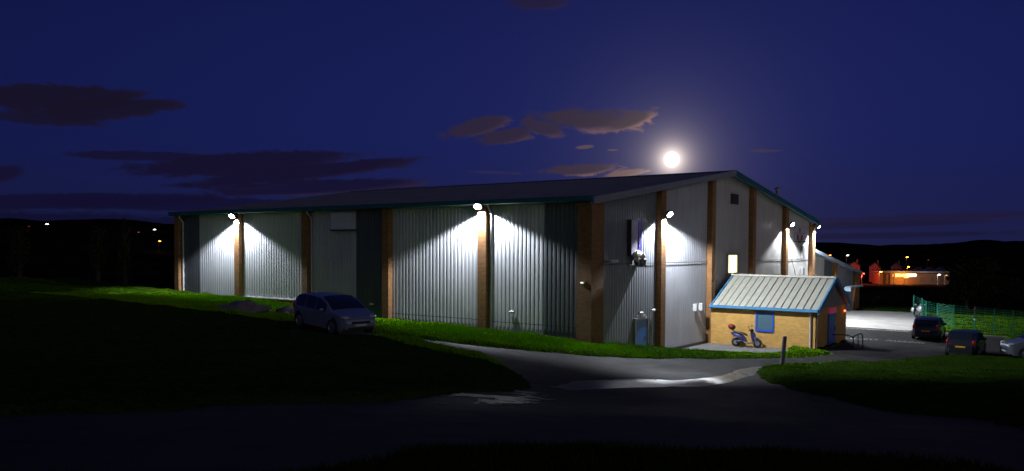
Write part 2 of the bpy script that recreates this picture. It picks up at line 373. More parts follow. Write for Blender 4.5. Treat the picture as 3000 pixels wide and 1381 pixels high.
R2 = [tuple(W(*p)[:2]) for p in [(15,-6.8),(21.9,-6.8),(21.9,-.3),(30.9,-.3),(30.9,-14.3),(27,-14.8),(24.5,-18),(22,-17),(19,-13.5),(15.5,-10.5)]]
YARD = [tuple(W(*p)[:2]) for p in [(30.9,.4),(30.9,-8.4),(36,-8.6),(40,-7.9),(47.6,-5.8),(51.5,-5.2),(51,.4)]]
APR = [tuple(W(*p)[:2]) for p in [(8.0,.4),(8.0,-1.1),(9.4,-2.8),(11.0,-4.6),(12.4,-5.4),(13.6,-5.5),(14.7,-4.9),(14.7,.4)]]
PATH = [tuple(p[:2]) for p in [on_ground(1320,1150), on_ground(1440,1153), on_ground(1565,1140), on_ground(1610,1150), on_ground(1655,1184), on_ground(1500,1190), on_ground(1300,1186)]]
def sdist(poly, q):      # positive outside
    p = np.array(poly); a = p; b = np.roll(p, -1, 0); out = np.full(len(q), 1e9); ins = np.zeros(len(q), bool)
    for (ax, ay), (bx, by) in zip(a, b):
        dx, dy = bx-ax, by-ay; L = dx*dx+dy*dy+1e-12
        t = np.clip(((q[:, 0]-ax)*dx+(q[:, 1]-ay)*dy)/L, 0, 1)
        out = np.minimum(out, np.hypot(q[:, 0]-ax-t*dx, q[:, 1]-ay-t*dy))
        c_ = ((ay > q[:, 1]) != (by > q[:, 1])) & (q[:, 0] < (bx-ax)*(q[:, 1]-ay)/(by-ay+1e-12)+ax)
        ins ^= c_
    return np.where(ins, -out, out)
def hardd(q): return np.minimum.reduce([sdist(p, q) for p in (R1, R2, YARD, APR)])
_g = {}
def vnoise(q, s, seed=0):       # smooth value noise, vectorised
    if seed not in _g: _g[seed] = np.random.default_rng(seed).random((256, 256))
    t = _g[seed]; u = q/s+1000; i = np.floor(u).astype(int); f = u-i; f = f*f*(3-2*f)
    a = t[i[:, 0] % 256, i[:, 1] % 256]; b = t[(i[:, 0]+1) % 256, i[:, 1] % 256]; c_ = t[i[:, 0] % 256, (i[:, 1]+1) % 256]; d = t[(i[:, 0]+1) % 256, (i[:, 1]+1) % 256]
    return (a*(1-f[:, 0])+b*f[:, 0])*(1-f[:, 1])+(c_*(1-f[:, 0])+d*f[:, 0])*f[:, 1]-.5
def grass_z(q):
    z = ground_z(q[:, 0], q[:, 1]); d = hardd(q) + vnoise(q, 1.6, 13)*.35 + vnoise(q, .7, 3)*.28 + vnoise(q, .25, 4)*.16
    loc = (q-CO[:2]); lx = loc @ G[:2]; ly = loc @ LL[:2]
    inb = (lx > .3) & (lx < 36.5) & (ly > .3) & (ly < 37) | (lx > 15) & (lx < 21.5) & (ly > -6.4) & (ly < .4) | (lx > 36) & (lx < 53) & (ly > .3) & (ly < 12)
    up = .13*sm(d/.35) + .04*sm(d/1.2) + (vnoise(q, 1.3, 1)*.16+vnoise(q, .45, 2)*.10)*sm(d/.6)
    far = np.hypot(q[:, 0], q[:, 1]) > 150
    z2 = z + np.where(d > 0, up, -.16)
    z2 = np.where(far, z, z2); return np.where(inb, np.minimum(z2, 0)-.6, z2), d
def grid_mesh(name, a0, a1, na, r0, r1, nr, zf, m, org=(0., -1.5), keep=None):
    A = np.radians(np.linspace(a0, a1, na)); R = np.geomspace(r0, r1, nr)
    xx = org[0]+np.outer(R, np.sin(A)); yy = org[1]+np.outer(R, np.cos(A)); q = np.stack([xx.ravel(), yy.ravel()], 1)
    z = zf(q); V = np.column_stack([q, z])
    I = (np.arange(nr-1)[:, None]*na+np.arange(na-1)[None]).ravel(); F = np.stack([I, I+1, I+na+1, I+na], 1)[:, ::-1]
    if keep is not None:
        k = keep(q); F = F[k[F].any(1)]
    return np_mesh(name, V, F, m)
def np_mesh(name, V, F, m, smooth=True):
    me = bpy.data.meshes.new(name); me.vertices.add(len(V)); me.vertices.foreach_set('co', V.astype(np.float32).ravel())
    k = F.shape[1]; me.loops.add(F.size); me.loops.foreach_set('vertex_index', F.astype(np.int32).ravel())
    me.polygons.add(len(F)); me.polygons.foreach_set('loop_start', np.arange(0, F.size, k, dtype=np.int32))
    me.polygons.foreach_set('use_smooth', [smooth]*len(F)); me.update(calc_edges=True); me.validate()
    me.materials.append(m); o = bpy.data.objects.new(name, me); C.objects.link(o); return o
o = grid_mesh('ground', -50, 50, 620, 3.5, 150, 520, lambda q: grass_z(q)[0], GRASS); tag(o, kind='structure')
def hills_z(q):
    z = ground_z(q[:, 0], q[:, 1]); r = np.hypot(q[:, 0], q[:, 1]); k = sm((r-500)/400)
    return z - .25*(r < 146) + k*(vnoise(q, 90, 5)*9+vnoise(q, 30, 6)*4)*(r < 1500)
o = grid_mesh('hills', -62, 62, 420, 140, 3200, 120, hills_z, HILLM); tag(o, kind='structure')
back = MB(); ring = [(-150, 60), (-60, 2.0), (-5, 1.0), (5, 1.0), (60, 2.0), (150, 60), (150, -200), (-150, -200)]
back.add([(x, y, 4.2 if y < 50 else 3) for x, y in ring], [tuple(range(7, -1, -1))]); 
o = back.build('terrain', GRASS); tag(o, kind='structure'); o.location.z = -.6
def nearsheet(name, poly, m, dz, margin=.6, na=420, nr=330, r1=80):
    return grid_mesh(name, -48, 48, na, 5.5, r1, nr, lambda q: ground_z(q[:, 0], q[:, 1])+dz, m, keep=lambda q: sdist(poly, q) < margin)
o = nearsheet('road', R1, ASPH, 0.0); tag(o, kind='structure')
def rect_sheet(name, poly, m, dz, step=.5, margin=.3):
    p = np.array([((np.array(v)-CO[:2]) @ G[:2], (np.array(v)-CO[:2]) @ LL[:2]) for v in poly]); x0, y0 = p.min(0)-.3; x1, y1 = p.max(0)+.3
    nx, ny = int((x1-x0)/step)+2, int((y1-y0)/step)+2
    gx, gy = np.meshgrid(np.linspace(x0, x1, nx), np.linspace(y0, y1, ny)); q = CO[:2]+gx.ravel()[:, None]*G[:2]+gy.ravel()[:, None]*LL[:2]
    z = ground_z(q[:, 0], q[:, 1])+dz; I = (np.arange(ny-1)[:, None]*nx+np.arange(nx-1)[None]).ravel(); F = np.stack([I, I+1, I+nx+1, I+nx], 1)
    k = sdist(poly, q) < margin; F = F[k[F].any(1)]
    return np_mesh(name, np.column_stack([q, z]), F, m)
o = rect_sheet('car_park', R2, ASPH, .012); tag(o, kind='structure')
o = rect_sheet('concrete_yard', YARD, CONC, .024, .4, .05); tag(o, kind='structure')
o = rect_sheet('pavement', APR, mat('apron_concrete', (.20, .195, .19), .8, 0, .2, .9, .3, 25), .020, .25, .1); tag(o, kind='structure')

# water running across the junction
def watermat():
    m = bpy.data.materials.new('water'); m.use_nodes = True; nt = m.node_tree; n = N(nt); b = nt.nodes['Principled BSDF']
    t = n.new('ShaderNodeTexCoord').outputs['Object']
    b.inputs['Base Color'].default_value = (.02, .02, .02, 1); b.inputs['Specular IOR Level'].default_value = 1
    tg = n.new('ShaderNodeTangent', direction_type='RADIAL', axis='Z'); nt.links.new(tg.outputs[0], b.inputs['Tangent'])   # tangents circle the viewpoint axis, stretching lamp reflections into a streak
    b.inputs['Anisotropic'].default_value = .9; b.inputs['Anisotropic Rotation'].default_value = 0
    nt.links.new(n.m('ADD', .24, n.m('MULTIPLY', n.noise(t, 1.4, 4), .10)), b.inputs['Roughness'])
    bn = n.new('ShaderNodeBump'); bn.inputs['Strength'].default_value = .55; bn.inputs['Distance'].default_value = .012
    nt.links.new(n.noise(t, 14, 4, .65), bn.inputs['Height']); nt.links.new(bn.outputs[0], b.inputs['Normal'])
    return m
WATER = watermat(); PUD = watermat(); PUD.name = 'rippled_water'
for _nd in PUD.node_tree.nodes:
    if _nd.type == 'BUMP': _nd.inputs['Strength'].default_value = 1; _nd.inputs['Distance'].default_value = .05
PUD.node_tree.nodes['Principled BSDF'].inputs['Specular IOR Level'].default_value = .13; PUD.node_tree.nodes['Principled BSDF'].inputs['Base Color'].default_value = (.012, .012, .013, 1)
s_up = [(1610,1138),(1693,1126),(1771,1120.5),(1870,1117),(1926,1119.5),(1966,1122.6),(2035,1118.6),(2112,1108.7),(2146,1099),(2168,1088.5),(2205,1082),(2267,1078)]
s_lo = [(2267,1080),(2218,1092),(2208,1107),(2143,1124),(2050,1135),(1966,1134),(1879,1140),(1755,1143),(1662,1144)]
STREAM = poly_px(s_up+s_lo)
_su = np.array([on_ground(*p)[:2] for p in s_up]); _sl = np.array([on_ground(*p)[:2] for p in s_lo[::-1]])
def _rad(A): return np.degrees(np.arctan2(A[:, 0], A[:, 1])), np.hypot(A[:, 0], A[:, 1])
def stream_mid(q):
    a = np.degrees(np.arctan2(q[:, 0], q[:, 1])); return .5*(np.interp(a, *_rad(_su))+np.interp(a, *_rad(_sl)))
def fine_sheet(name, poly, m, dz, a0, a1, r0, r1, na, nr, amp=.25, level=0, bias=0):
    def zf(q):
        d = sdist(poly, q)+vnoise(q, .5, 8)*amp+vnoise(q, .15, 9)*amp*.5+bias
        lv = level*np.clip(np.hypot(q[:, 0], q[:, 1])-stream_mid(q), -1, 1) if level else 0
        return ground_z(q[:, 0], q[:, 1])+np.where(d < 0, dz+lv, -.03)
    return grid_mesh(name, a0, a1, na, r0, r1, nr, zf, m, keep=lambda q: sdist(poly, q) < .3)
o = fine_sheet('water', STREAM, WATER, .045, 0, 22, 20, 42, 420, 420, .14, .045); tag(o, kind='structure')
o = fine_sheet('puddle_water', PATH, PUD, .012, -10, 6, 14, 32, 420, 420, 1.5, 0, .55); tag(o, kind='structure')

# concrete gutter line and weeds along the yard edge
kb = MB()
for i in range(24):
    y = -.4-i*.6; x = 30.85; p = W(x, y-.3, gz(*W(x, y)[:2])); kb.box(-.06, .06, -.28, .28, -.1, .11, T(*p, rz=RZH))
o = kb.build('yard_kerb', CONC); tag(o, kind='structure')

# worn white road marking in the car park
WM = mat('worn_line_paint', (.26, .26, .25), .8, 0, .6, 5)
def road_word(txt, a, b, right=False):
    A_, B_ = at_z(*a, .0), at_z(*b, .0); d_ = B_-A_; ang_ = math.atan2(d_[1], d_[0]); cu = bpy.data.curves.new('road_lettering', 'FONT'); cu.body = txt; cu.size = 1
    cu.align_x = 'RIGHT' if right else 'LEFT'; o = bpy.data.objects.new('road_lettering', cu); C.objects.link(o); cu.materials.append(WM)
    bpy.context.view_layer.update(); w_ = o.dimensions.x; L_ = float(np.hypot(d_[0], d_[1]))
    k_ = L_/w_ if not right else .78; P_ = B_ if right else A_
    o.scale = (k_, 1.25, 1); o.location = (P_[0], P_[1], gz(P_[0], P_[1])+.035); o.rotation_euler = (0, 0, ang_); tag(o, kind='structure')
road_word('DISABLED', (2492, 995.5), (2573, 999.5), True)
road_word('PARKING', (2592, 1001), (2702, 1008.5))

# ------------------------------------------------------------------ grass blades (uncountable)
def blades(name, q, h0, h1, w, lean=.5, m=LIT_BLADE):
    z, d = grass_z(q); k = d > .02; q = q[k]; z = z[k]; nq = len(q)
    h = rng.uniform(h0, h1, nq)*(1+1.2*np.clip(vnoise(q, .9, 12), -.3, .6)); a = rng.uniform(0, 2*PI, nq); la = rng.uniform(0, 2*PI, nq); l_ = rng.uniform(.1, lean, nq)*h
    ca, sa = np.cos(a)*w/2, np.sin(a)*w/2
    base = np.column_stack([q, z-.02]); v0 = base+np.column_stack([ca, sa, 0*ca]); v1 = base-np.column_stack([ca, sa, 0*ca])
    v2 = base+np.column_stack([np.cos(la)*l_, np.sin(la)*l_, h])
    V = np.stack([v0, v1, v2], 1).reshape(-1, 3); F = np.arange(len(V)).reshape(-1, 3)
    return np_mesh(name, V, F, m, False)
# along the strip between road and wall
def strip_pts(nq):
    out = []
    t = rng.random(nq); y = -8+t*39; x = rng.uniform(-13, .3, nq); q = CO[:2]+x[:, None]*G[:2]+y[:, None]*LL[:2]
    return q
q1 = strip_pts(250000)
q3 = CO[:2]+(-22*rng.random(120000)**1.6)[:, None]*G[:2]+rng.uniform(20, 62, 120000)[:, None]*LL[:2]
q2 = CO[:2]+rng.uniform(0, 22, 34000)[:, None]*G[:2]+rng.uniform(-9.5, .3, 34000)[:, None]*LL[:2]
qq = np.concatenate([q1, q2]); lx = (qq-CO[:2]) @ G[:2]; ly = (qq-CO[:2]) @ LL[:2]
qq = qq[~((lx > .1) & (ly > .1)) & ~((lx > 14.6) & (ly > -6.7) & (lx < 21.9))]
o = blades('grass', qq, .04, .15, .035); tag(o, 'lush rough grass on the bank along the hall, floodlight brightness painted in', 'grass', kind='stuff')
HALF_LIT = grassmat('half_lit_blades', (.035, .095, .003), (.065, .150, .006), (.075, .120, .010))  # half lit tone painted into the slope grass
q3 = q3[~(((q3-CO[:2]) @ G[:2] > .1))]; o = blades('slope_grass', q3, .03, .11, .035, .6, HALF_LIT); tag(o, 'grass on the slope at the far end of the hall, half lit tone painted in', 'grass', kind='stuff')
def polar(nq, a0, a1, r0, r1):
    a = np.radians(rng.uniform(a0, a1, nq)); r = r0*(r1/r0)**rng.random(nq); return np.stack([r*np.sin(a), r*np.cos(a)], 1)
o = blades('field_grass', np.concatenate([polar(90000, -38, 4, 9, 60), polar(90000, 8, 36, 12, 50), polar(60000, -34, 34, 3.6, 7.5)]), .03, .09, .022, .8, DIM_LAWN)
tag(o, 'short worn grass on the open field and mound, painted darker as unlit', 'grass', kind='stuff')
o = blades('verge_grass', CO[:2]+rng.uniform(29, 50, 40000)[:, None]*G[:2]+rng.uniform(-26, -4, 40000)[:, None]*LL[:2], .04, .12, .04); tag(o, 'grass beside the mesh fence, floodlight brightness painted in', 'grass', kind='stuff')

# ------------------------------------------------------------------ the hall
hall = thing('sports_hall', 'long grey metal clad hall with orange brick pilasters and low pitched roof', 'building', CO, RZH)
RE, RX, HW, LEN = 8.46, 18.2, 36.9, 37.4
def roofz(x): return RE+.148*(x if x < RX else 2*RX-x)
def corr(u0, u1, zlo, zhi, pitch=.27, dep=.020):
    """ribbed sheet in (u, depth, z): depth negative = outwards"""
    us = [u0]; ds = [0.]; u = math.ceil(u0/pitch)*pitch
    while u+pitch*.8 < u1:
        for a, d in ((.0, 0), (.14, -dep), (.62, -dep), (.76, 0)):
            us.append(u+a*pitch+.01); ds.append(d)
        u += pitch
    us.append(u1); ds.append(0.)
    return us, ds
def sheet_long(y0, y1, z0, name, m, pitch=.27, x=.45, z1=RE, label=None):
    us, ds = corr(y0, y1, z0, z1, pitch); b = MB(); vs = []; fs = []
    for u, d in zip(us, ds): vs += [(x+d, u, z0), (x+d, u, z1)]
    for i in range(len(us)-1): fs.append((2*i, 2*i+1, 2*i+3, 2*i+2))
    o = b.add(vs, fs).build(name, m, hall)
    if label: o['label'] = label
    return o
def sheet_gable(x0, x1, z0, name, m, pitch=.27, y=.45, zf=roofz, parent=None):
    us, ds = corr(x0, x1, z0, 0, pitch); b = MB(); vs = []; fs = []
    if x0 < RX < x1: us.append(RX); ds.append(0); o_ = np.argsort(us, kind='stable'); us = [us[i] for i in o_]; ds = [ds[i] for i in o_]
    for u, d in zip(us, ds): vs += [(u, y+d, z0), (u, y+d, zf(u)-.05)]
    for i in range(len(us)-1): fs.append((2*i, 2*i+2, 2*i+3, 2*i+1))
    return b.add(vs, fs).build(name, m, parent or hall)
PW = .28
pil_y = [7.1, 14.55, 22.05, 29.45]; pil_x = [8.05, 15.2, 22.45, 29.6]
for y in pil_y: MB().box(.1, .5, y-PW, y+PW, -.6, RE-.1).build('pilaster', BRK, hall)
for x in pil_x: MB().prism([(x-PW, -.6), (x+PW, -.6), (x+PW, roofz(x+PW)-.12 if x < RX else roofz(x+PW)-.12), (x-PW, roofz(x-PW)-.12)], 'y', .1, .5).build('pilaster', BRK, hall)
MB().box(.1, 1.3, .1, .95, -.6, RE-.1).build('corner_pier', BRK, hall)
MB().box(.1, .9, 36.85, 37.4, -.6, RE-.1).build('corner_pier', BRK, hall)
MB().box(36.15, 36.85, .1, .95, -.6, roofz(36.85)-.15).build('corner_pier', BRK, hall)
# long wall, bay by bay
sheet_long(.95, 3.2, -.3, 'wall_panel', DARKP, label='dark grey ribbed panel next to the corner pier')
sheet_long(3.2, 6.82, -.3, 'wall_panel', LIGHTP)
sheet_long(7.38, 14.27, -.3, 'wall_panel', LIGHTP)
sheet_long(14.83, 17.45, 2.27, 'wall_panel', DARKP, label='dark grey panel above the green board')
sheet_long(17.45, 21.77, -.3, 'wall_panel', LIGHTP)
sheet_long(22.33, 29.17, 2.52, 'wall_panel', LIGHTP, label='pale ribbed panel above the brick plinth')
sheet_long(29.73, 34.55, -.3, 'wall_panel', LIGHTP)
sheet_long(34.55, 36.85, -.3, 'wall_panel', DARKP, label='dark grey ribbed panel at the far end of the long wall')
MB().box(.36, .5, 22.33, 29.17, 0, 2.45).build('plinth', BRK, hall)
MB().box(.30, .5, 22.33, 29.17, 2.452, 2.52).build('sill', WHITE, hall)
MB().box(.34, .5, 14.83, 17.45, 0, 2.27).build('green_board', GREENB, hall)
# gable
sheet_gable(1.3, 7.77, -.3, 'wall_panel', MIDP)
sheet_gable(8.33, 14.92, -.3, 'wall_panel', LIGHTP)
sheet_gable(15.48, 22.17, -.3, 'wall_panel', CREAM, .2)
sheet_gable(22.73, 29.32, -.3, 'wall_panel', CREAM, .2)
sheet_gable(29.88, 36.15, -.3, 'wall_panel', CREAM, .2)
for a, b in [(1.3, 7.77), (8.33, 14.92), (22.73, 29.32), (29.88, 36.15)]: MB().box(a, b, .385, .402, 5.20, 5.235).build('panel_joint', DARKM, hall)
MB().box(.385, .402, .95, 6.82, 2.0, 2.03).build('panel_joint', DARKM, hall); MB().box(.385, .402, 7.38, 14.27, 2.05, 2.08).build('panel_joint', DARKM, hall)
MB().box(8.33, 14.9, .34, .5, -.1, .13).build('base_flashing', DARKM, hall)
# far walls and the inner core keep light from leaking through
MB().add([(.52, .52, -1), (36.4, .52, -1), (36.4, 37.2, -1), (.52, 37.2, -1), (.52, .52, RE-.05), (36.4, .52, RE-.05), (36.4, 37.2, RE-.05), (.52, 37.2, RE-.05), (RX, .52, roofz(RX)-.1), (RX, 37.2, roofz(RX)-.1)],
         [(0, 1, 5, 8, 4), (1, 2, 6, 5), (3, 7, 9, 6, 2), (0, 4, 7, 3)]).build('wall', DARKP, hall)
# roof with standing ribs
def roof_side(xa, xb, name):
    b = MB(); vs = []; fs = []; y = -.12; ys = []
    while y < LEN+.12: ys += [(y, 0), (y+.04, .05), (y+.10, .05), (y+.14, 0)]; y += .6
    ys.append((LEN+.15, 0))
    for yy, d in ys:
        for xx in (xa, xb): vs.append((xx, yy, roofz(min(max(xx, 0), HW)) + (.148*min(0, xx) if xx < 0 else 0)+.06+d))
    for i in range(len(ys)-1): fs.append((2*i, 2*i+1, 2*i+3, 2*i+2))
    k = len(vs)
    for xx in (xa, xb):
        for yy in (-.12, LEN+.15): vs.append((xx, yy, roofz(min(max(xx, 0), HW))-.02))
    fs.append((k, k+1, k+3, k+2))
    return b.add(vs, fs).build(name, ROOFM, hall)
roof_side(-.12, RX, 'roof'); roof_side(RX, HW+.1, 'roof')
MB().prism([(RX-.35, roofz(RX-.35)+.115), (RX, roofz(RX)+.16), (RX+.35, roofz(RX+.35)+.115), (RX, roofz(RX)+.10)], 'y', -.14, LEN+.16).build('ridge_cap', ROOFM, hall)
MB().prism([(-.30, RE-.06), (-.30, RE+.17), (-.13, RE+.17), (-.13, RE+.02), (.08, RE+.02), (.08, RE-.10), (-.2, RE-.10)], 'y', -.14, LEN+.16).build('gutter', GUT, hall)
def verge(x0, x1):
    z0, z1 = roofz(max(x0, 0))+(.148*min(0, x0)), roofz(x1)
    b = MB(); b.add([(x0, -.17, z0-.22), (x1, -.17, z1-.22), (x1, -.17, z1+.14), (x0, -.17, z0+.14), (x0, .08, z0-.22), (x1, .08, z1-.22), (x1, .08, z1+.14), (x0, .08, z0+.14)],
                    [(0, 1, 2, 3), (7, 6, 5, 4), (0, 4, 5, 1), (3, 2, 6, 7), (0, 3, 7, 4), (1, 5, 6, 2)])
    b.build('verge_trim', mat('verge_grey', (.20, .22, .24), .5, 0, .1) if x0 < RX-1 else GUT, hall)
verge(-.13, RX); verge(RX, HW+.1)
for y in (6.62, 21.62, 36.6):
    MB().tube([(.02, y, RE-.1), (.05, y, RE-.25), (.36, y, RE-.6), (.36, y, -.2)], .055).build('downpipe', mat('pipe_grey', (.45, .46, .48), .4), hall, True)
# wall box with dark underside
bx = MB().box(.18, .46, 17.6, 19.5, 7.15, 8.2).build('vent_hood', mat('hood_pale', (.50, .52, .58), .5), hall); MB().box(.14, .5, 17.3, 19.55, 7.08, 7.147).build('lip', DARKM, bx)
# blue door in the gable
dr = MB().box(5.15, 6.5, .30, .42, -.2, 2.1).build('door', BLUED, hall)
fr = MB(); fr.box(5.05, 5.148, .26, .43, -.2, 2.2); fr.box(6.502, 6.6, .26, .43, -.2, 2.2); fr.box(5.148, 6.502, .26, .43, 2.102, 2.2); fr.build('frame', GREYM, dr)
MB().box(6.2, 6.26, .24, .30, .95, 1.15).build('handle', GREYM, dr)
# lit window and louvre
wz0, wz1, wx0, wx1 = 4.43, 5.62, 18.15, 19.75
wf = MB(); wf.box(wx0-.12, wx0, .28, .44, wz0-.12, wz1+.12); wf.box(wx1, wx1+.45, .28, .44, wz0-.12, wz1+.12); wf.box(wx0, wx1, .28, .44, wz1, wz1+.12); wf.box(wx0, wx1, .22, .44, wz0-.12, wz0)
wf = wf.build('window', mat('window_frame_pale', (.30, .33, .26), .5), hall)
MB().box(wx0, wx1, .34, .40, wz0, wz1).build('pane', mat('lit_window', (.8, .7, .5), .5, emit=(1, .86, .50), es=1.9), wf); 
lv = MB().box(18.7, 19.9, .33, .43, 9.1, 9.8).build('louvre', mat('louvre_dark', (.05, .045, .05), .6), hall)
ls = MB()
for i in range(6): ls.box(18.76, 19.84, .28, .325, 9.15+i*.11, 9.19+i*.11)
ls.build('slats', DARKM, lv)
for i, x in enumerate((12.85, 13.7)):
    v = MB().box(x-.14, x+.14, .12, .38, 2.15, 2.62).build('flue_vent', mat('vent_pale', (.5, .5, .48), .5), hall, bevel=.03)
MB().box(5.3, 6.35, .25, .40, 2.32, 2.34).build('lintel_strip', GREYM, hall)
# chimney flue through the far slope
FX, _, FZ = on_gable(2278, 572, 3)
fl = MB().tube([(FX, 3, FZ-1.2), (FX, 3, FZ+.45)], .15, 12).build('flue', GREYM, hall, True)
MB().lathe([(.0, .18), (.30, .05), (.30, 0), (.17, 0)], T(FX, 3, FZ+.52)).build('cowl', GREYM, fl, True)
MB().lathe([(.24, 0), (.24, .08)], T(FX, 3, FZ+.40)).build('collar', WHITE, fl, True)
# services on the last bay
b = MB(); b.box(32.2, 34.8, .12, .38, 6.62, 6.70); b.build('wall_ledge', DARKM, hall)
b = MB().box(33.8, 34.2, .2, .38, 5.3, 6.3).build('cable_box', mat('box_grey', (.18, .18, .18), .5), hall)
b = MB().box(33.9, 34.4, .2, .38, 3.9, 4.5).build('meter_box', mat('box_grey', (.18, .18, .18), .5), hall)
MB().tube([(31.5, .36, 5.2), (32.2, .36, 4.4), (32.6, .36, 3.8)], .025, 6).build('conduit', DARKM, hall)

# ------------------------------------------------------------------ floodlights
LENS = mat('floodlight_lens', (.9, .9, 1), .3, emit=(.86, .93, 1), es=110)
def flood(pos, face, label, power=2500, size=150, tilt=18, blend=.24, head=.8, roll=0):
    """pos local to hall (lamp head), face: 'x' long wall or 'y' gable, or an angle"""
    t = thing('floodlight', label, 'floodlight', W(*pos), 0, 'white floodlights on the hall')
    out = {'x': -G, 'y': -LL}[face] if isinstance(face, str) else face
    rz = math.atan2(out[1], out[0]); t.rotation_euler = (0, 0, rz)   # local +x = outwards from the wall
    A = T(0, 0, 0, ry=math.radians(-50))
    h = MB().box(-.20, .20, -.30, .30, .03, .14, A)
    for i in range(6): h.box(-.13, .13, -.25+i*.09, -.22+i*.09, .14, .20, A)
    hh = h.build('housing', DARKM, t)
    MB().ell((0, 0, .02), (.21*head, .29*head, .07), A, 16, 8).build('lens', LENS, hh)
    br = MB(); br.tube([(-.02, -.30, .06), (-.24, -.30, .06), (-.24, .30, .06), (-.02, .30, .06)], .018, 6); br.tube([(-.24, 0, .06), (-.38, 0, -.02)], .03, 6)
    br.build('bracket', GREYM, t)
    l = bpy.data.lights.new('flood_beam', 'SPOT'); l.energy = power; l.color = (.86, .91, 1); l.spot_size = math.radians(size); l.spot_blend = blend; l.shadow_soft_size = .10
    lo = bpy.data.objects.new('flood_beam', l); C.objects.link(lo); lo.parent = t; lo.location = (.06, 0, -.12)
    lo.rotation_euler = (math.radians(roll), -math.radians(tilt), 0)
    if tilt < 12:     # wide batwing optic: weaker straight down, stronger to the sides
        lo.location = (-.05, 0, -.18); l.use_nodes = True; ln = l.node_tree; q = N(ln); em = ln.nodes['Emission']
        tcn = q.new('ShaderNodeTexCoord'); sp = q.new('ShaderNodeSeparateXYZ'); ln.links.new(tcn.outputs['Normal'], sp.inputs[0])
        mr = q.new('ShaderNodeMapRange'); ln.links.new(q.m('ABSOLUTE', sp.outputs[2]), mr.inputs[0])
        for i_, v_ in ((1, .45), (2, 1.0), (3, 1.5), (4, .58)): mr.inputs[i_].default_value = v_
        ln.links.new(mr.outputs[0], em.inputs['Strength'])
    return t
l1 = on_long(686, 634, -.5); l2 = on_long(1410, 606, -.5)
flood((-.28, 29.45, l1[2]), 'x', 'floodlight on the leftmost lit pilaster of the long wall', 4700, 138, -4)
flood((-.28, 7.1, l2[2]), 'x', 'floodlight on the long wall pilaster nearest the corner pier', 3900, 141, -5)
l3 = on_gable(1950, 628, -.5); l4 = on_gable(2314, 658, -.5); l5 = on_gable(2392, 664, -.5)
flood((8.05, -.28, l3[2]), 'y', 'floodlight on the gable pilaster between the box sign and the vents', 5600, 150, 3, roll=5)
flood((29.6, -.28, l4[2]), 'y', 'floodlight on the gable pilaster left of the picture board', 5000, 134, -1)
flood((36.4, -.3, l5[2]), (-LL+.5*G)/np.linalg.norm(-LL+.5*G), 'floodlight on the far right corner pier of the gable', 5200, 146, 14)

def bulkhead(x, y, z, along, label, lit=False):
    t = thing('wall_lamp', label, 'wall lamp', W(x, y, z), RZH, 'small bulkhead wall lamps')
    if along == 'x': base = MB().box(-.06, 0, -.18, .18, -.06, .06); lens = MB().ell((-.08, 0, 0), (.06, .09, .045) if lit else (.07, .17, .06))
    else: base = MB().box(-.22, .22, -.06, 0, -.06, .06); lens = MB().ell((0, -.08, 0), (.20, .08, .07))
    base.build('base', GREYM, t); lens.build('diffuser', mat('opal_lit', (.8, .8, .75), .4, emit=(1, 1, .9), es=.9) if lit else mat('opal', (.75, .75, .70), .35), t, True)
bulkhead(.39, 5.2, 2.62, 'x', 'unlit bulkhead lamp low on the pale long wall bay near the corner pier')
bulkhead(.10, .6, 4.32, 'x', 'tiny lit lamp on the brick corner pier', True)
bulkhead(.34, 15.9, 2.55, 'x', 'dim bulkhead lamp above the green board')
bulkhead(5.8, .36, 2.48, 'y', 'bulkhead lamp directly above the blue gable door')
bulkhead(7.25, .36, 2.55, 'y', 'bulkhead lamp between the blue gable door and the pilaster')
# camera on an arm at the corner
t = thing('security_camera', 'small security camera on an arm at the brick corner pier', 'camera', W(1.6, .1, 5.35), RZH)
MB().tube([(-.4, 0, 0), (-.4, -.5, .05)], .03).build('arm', GREYM, t); MB().box(-.5, .15, -.62, -.45, -.02, .13).build('camera_body', WHITE, t, bevel=.03)

# ------------------------------------------------------------------ box sign on the gable
t = thing('box_sign', 'tall lilac and blue box sign on the gable with white sculpted shape at its foot', 'sign', W(4.85, .40, 5.1), RZH)
MB().box(-.55, .52, -.22, 0, .55, 2.5).build('cabinet', mat('sign_shaded', (.03, .02, .04), .6), t)  # dark colour stands for the return face the floodlight misses
MB().box(-.53, .19, -.25, -.222, .57, 2.48).build('face_panel', mat('lilac_panel', (.42, .38, .52), .5, 0, .2, 3), t)
bs = MB().box(.20, .51, -.26, -.222, .57, 2.48).build('blue_strip', mat('violet_blue', (.06, .03, .62), .45), t)
for i in range(11):
    z = 1.05+i*.115; w = random.choice((.09, .12, .14))
    lt = MB().prism([(.28, z), (.28+w, z), (.28+w, z+.02), (.30, z+.02), (.30, z+.06), (.28+w, z+.06), (.28+w, z+.075), (.28, z+.075)], 'y', -.275, -.262); lt.build('letter', WHITE, bs)
hd_ = MB(); hd_.ell((0, -.30, .62), (.33, .22, .20), lump=.5, seed=3); hd_.ell((-.38, -.5, .42), (.14, .12, .2), lump=.4, seed=5); hd_.ell((.35, -.48, .45), (.16, .13, .22), lump=.4, seed=8)
for a in (-.45, -.36, -.27): hd_.tube([(a, -.5, .75), (a-.12, -.6, .62), (a-.1, -.64, .45)], [.05, .05, .03], 7)
hd_.build('sculpted_shape', mat('cream_plaster', (.55, .52, .44), .7), t, True)
MB().lathe([(.0, 0), (.30, 0), (.34, .30), (.30, .36), (0, .36)], T(.22, -.38, .05)).build('pot', mat('dark_pot', (.08, .08, .085), .5), t, True)
MB().box(-.1, .65, -.70, 0, -.04, .045).build('shelf', GREYM, t)

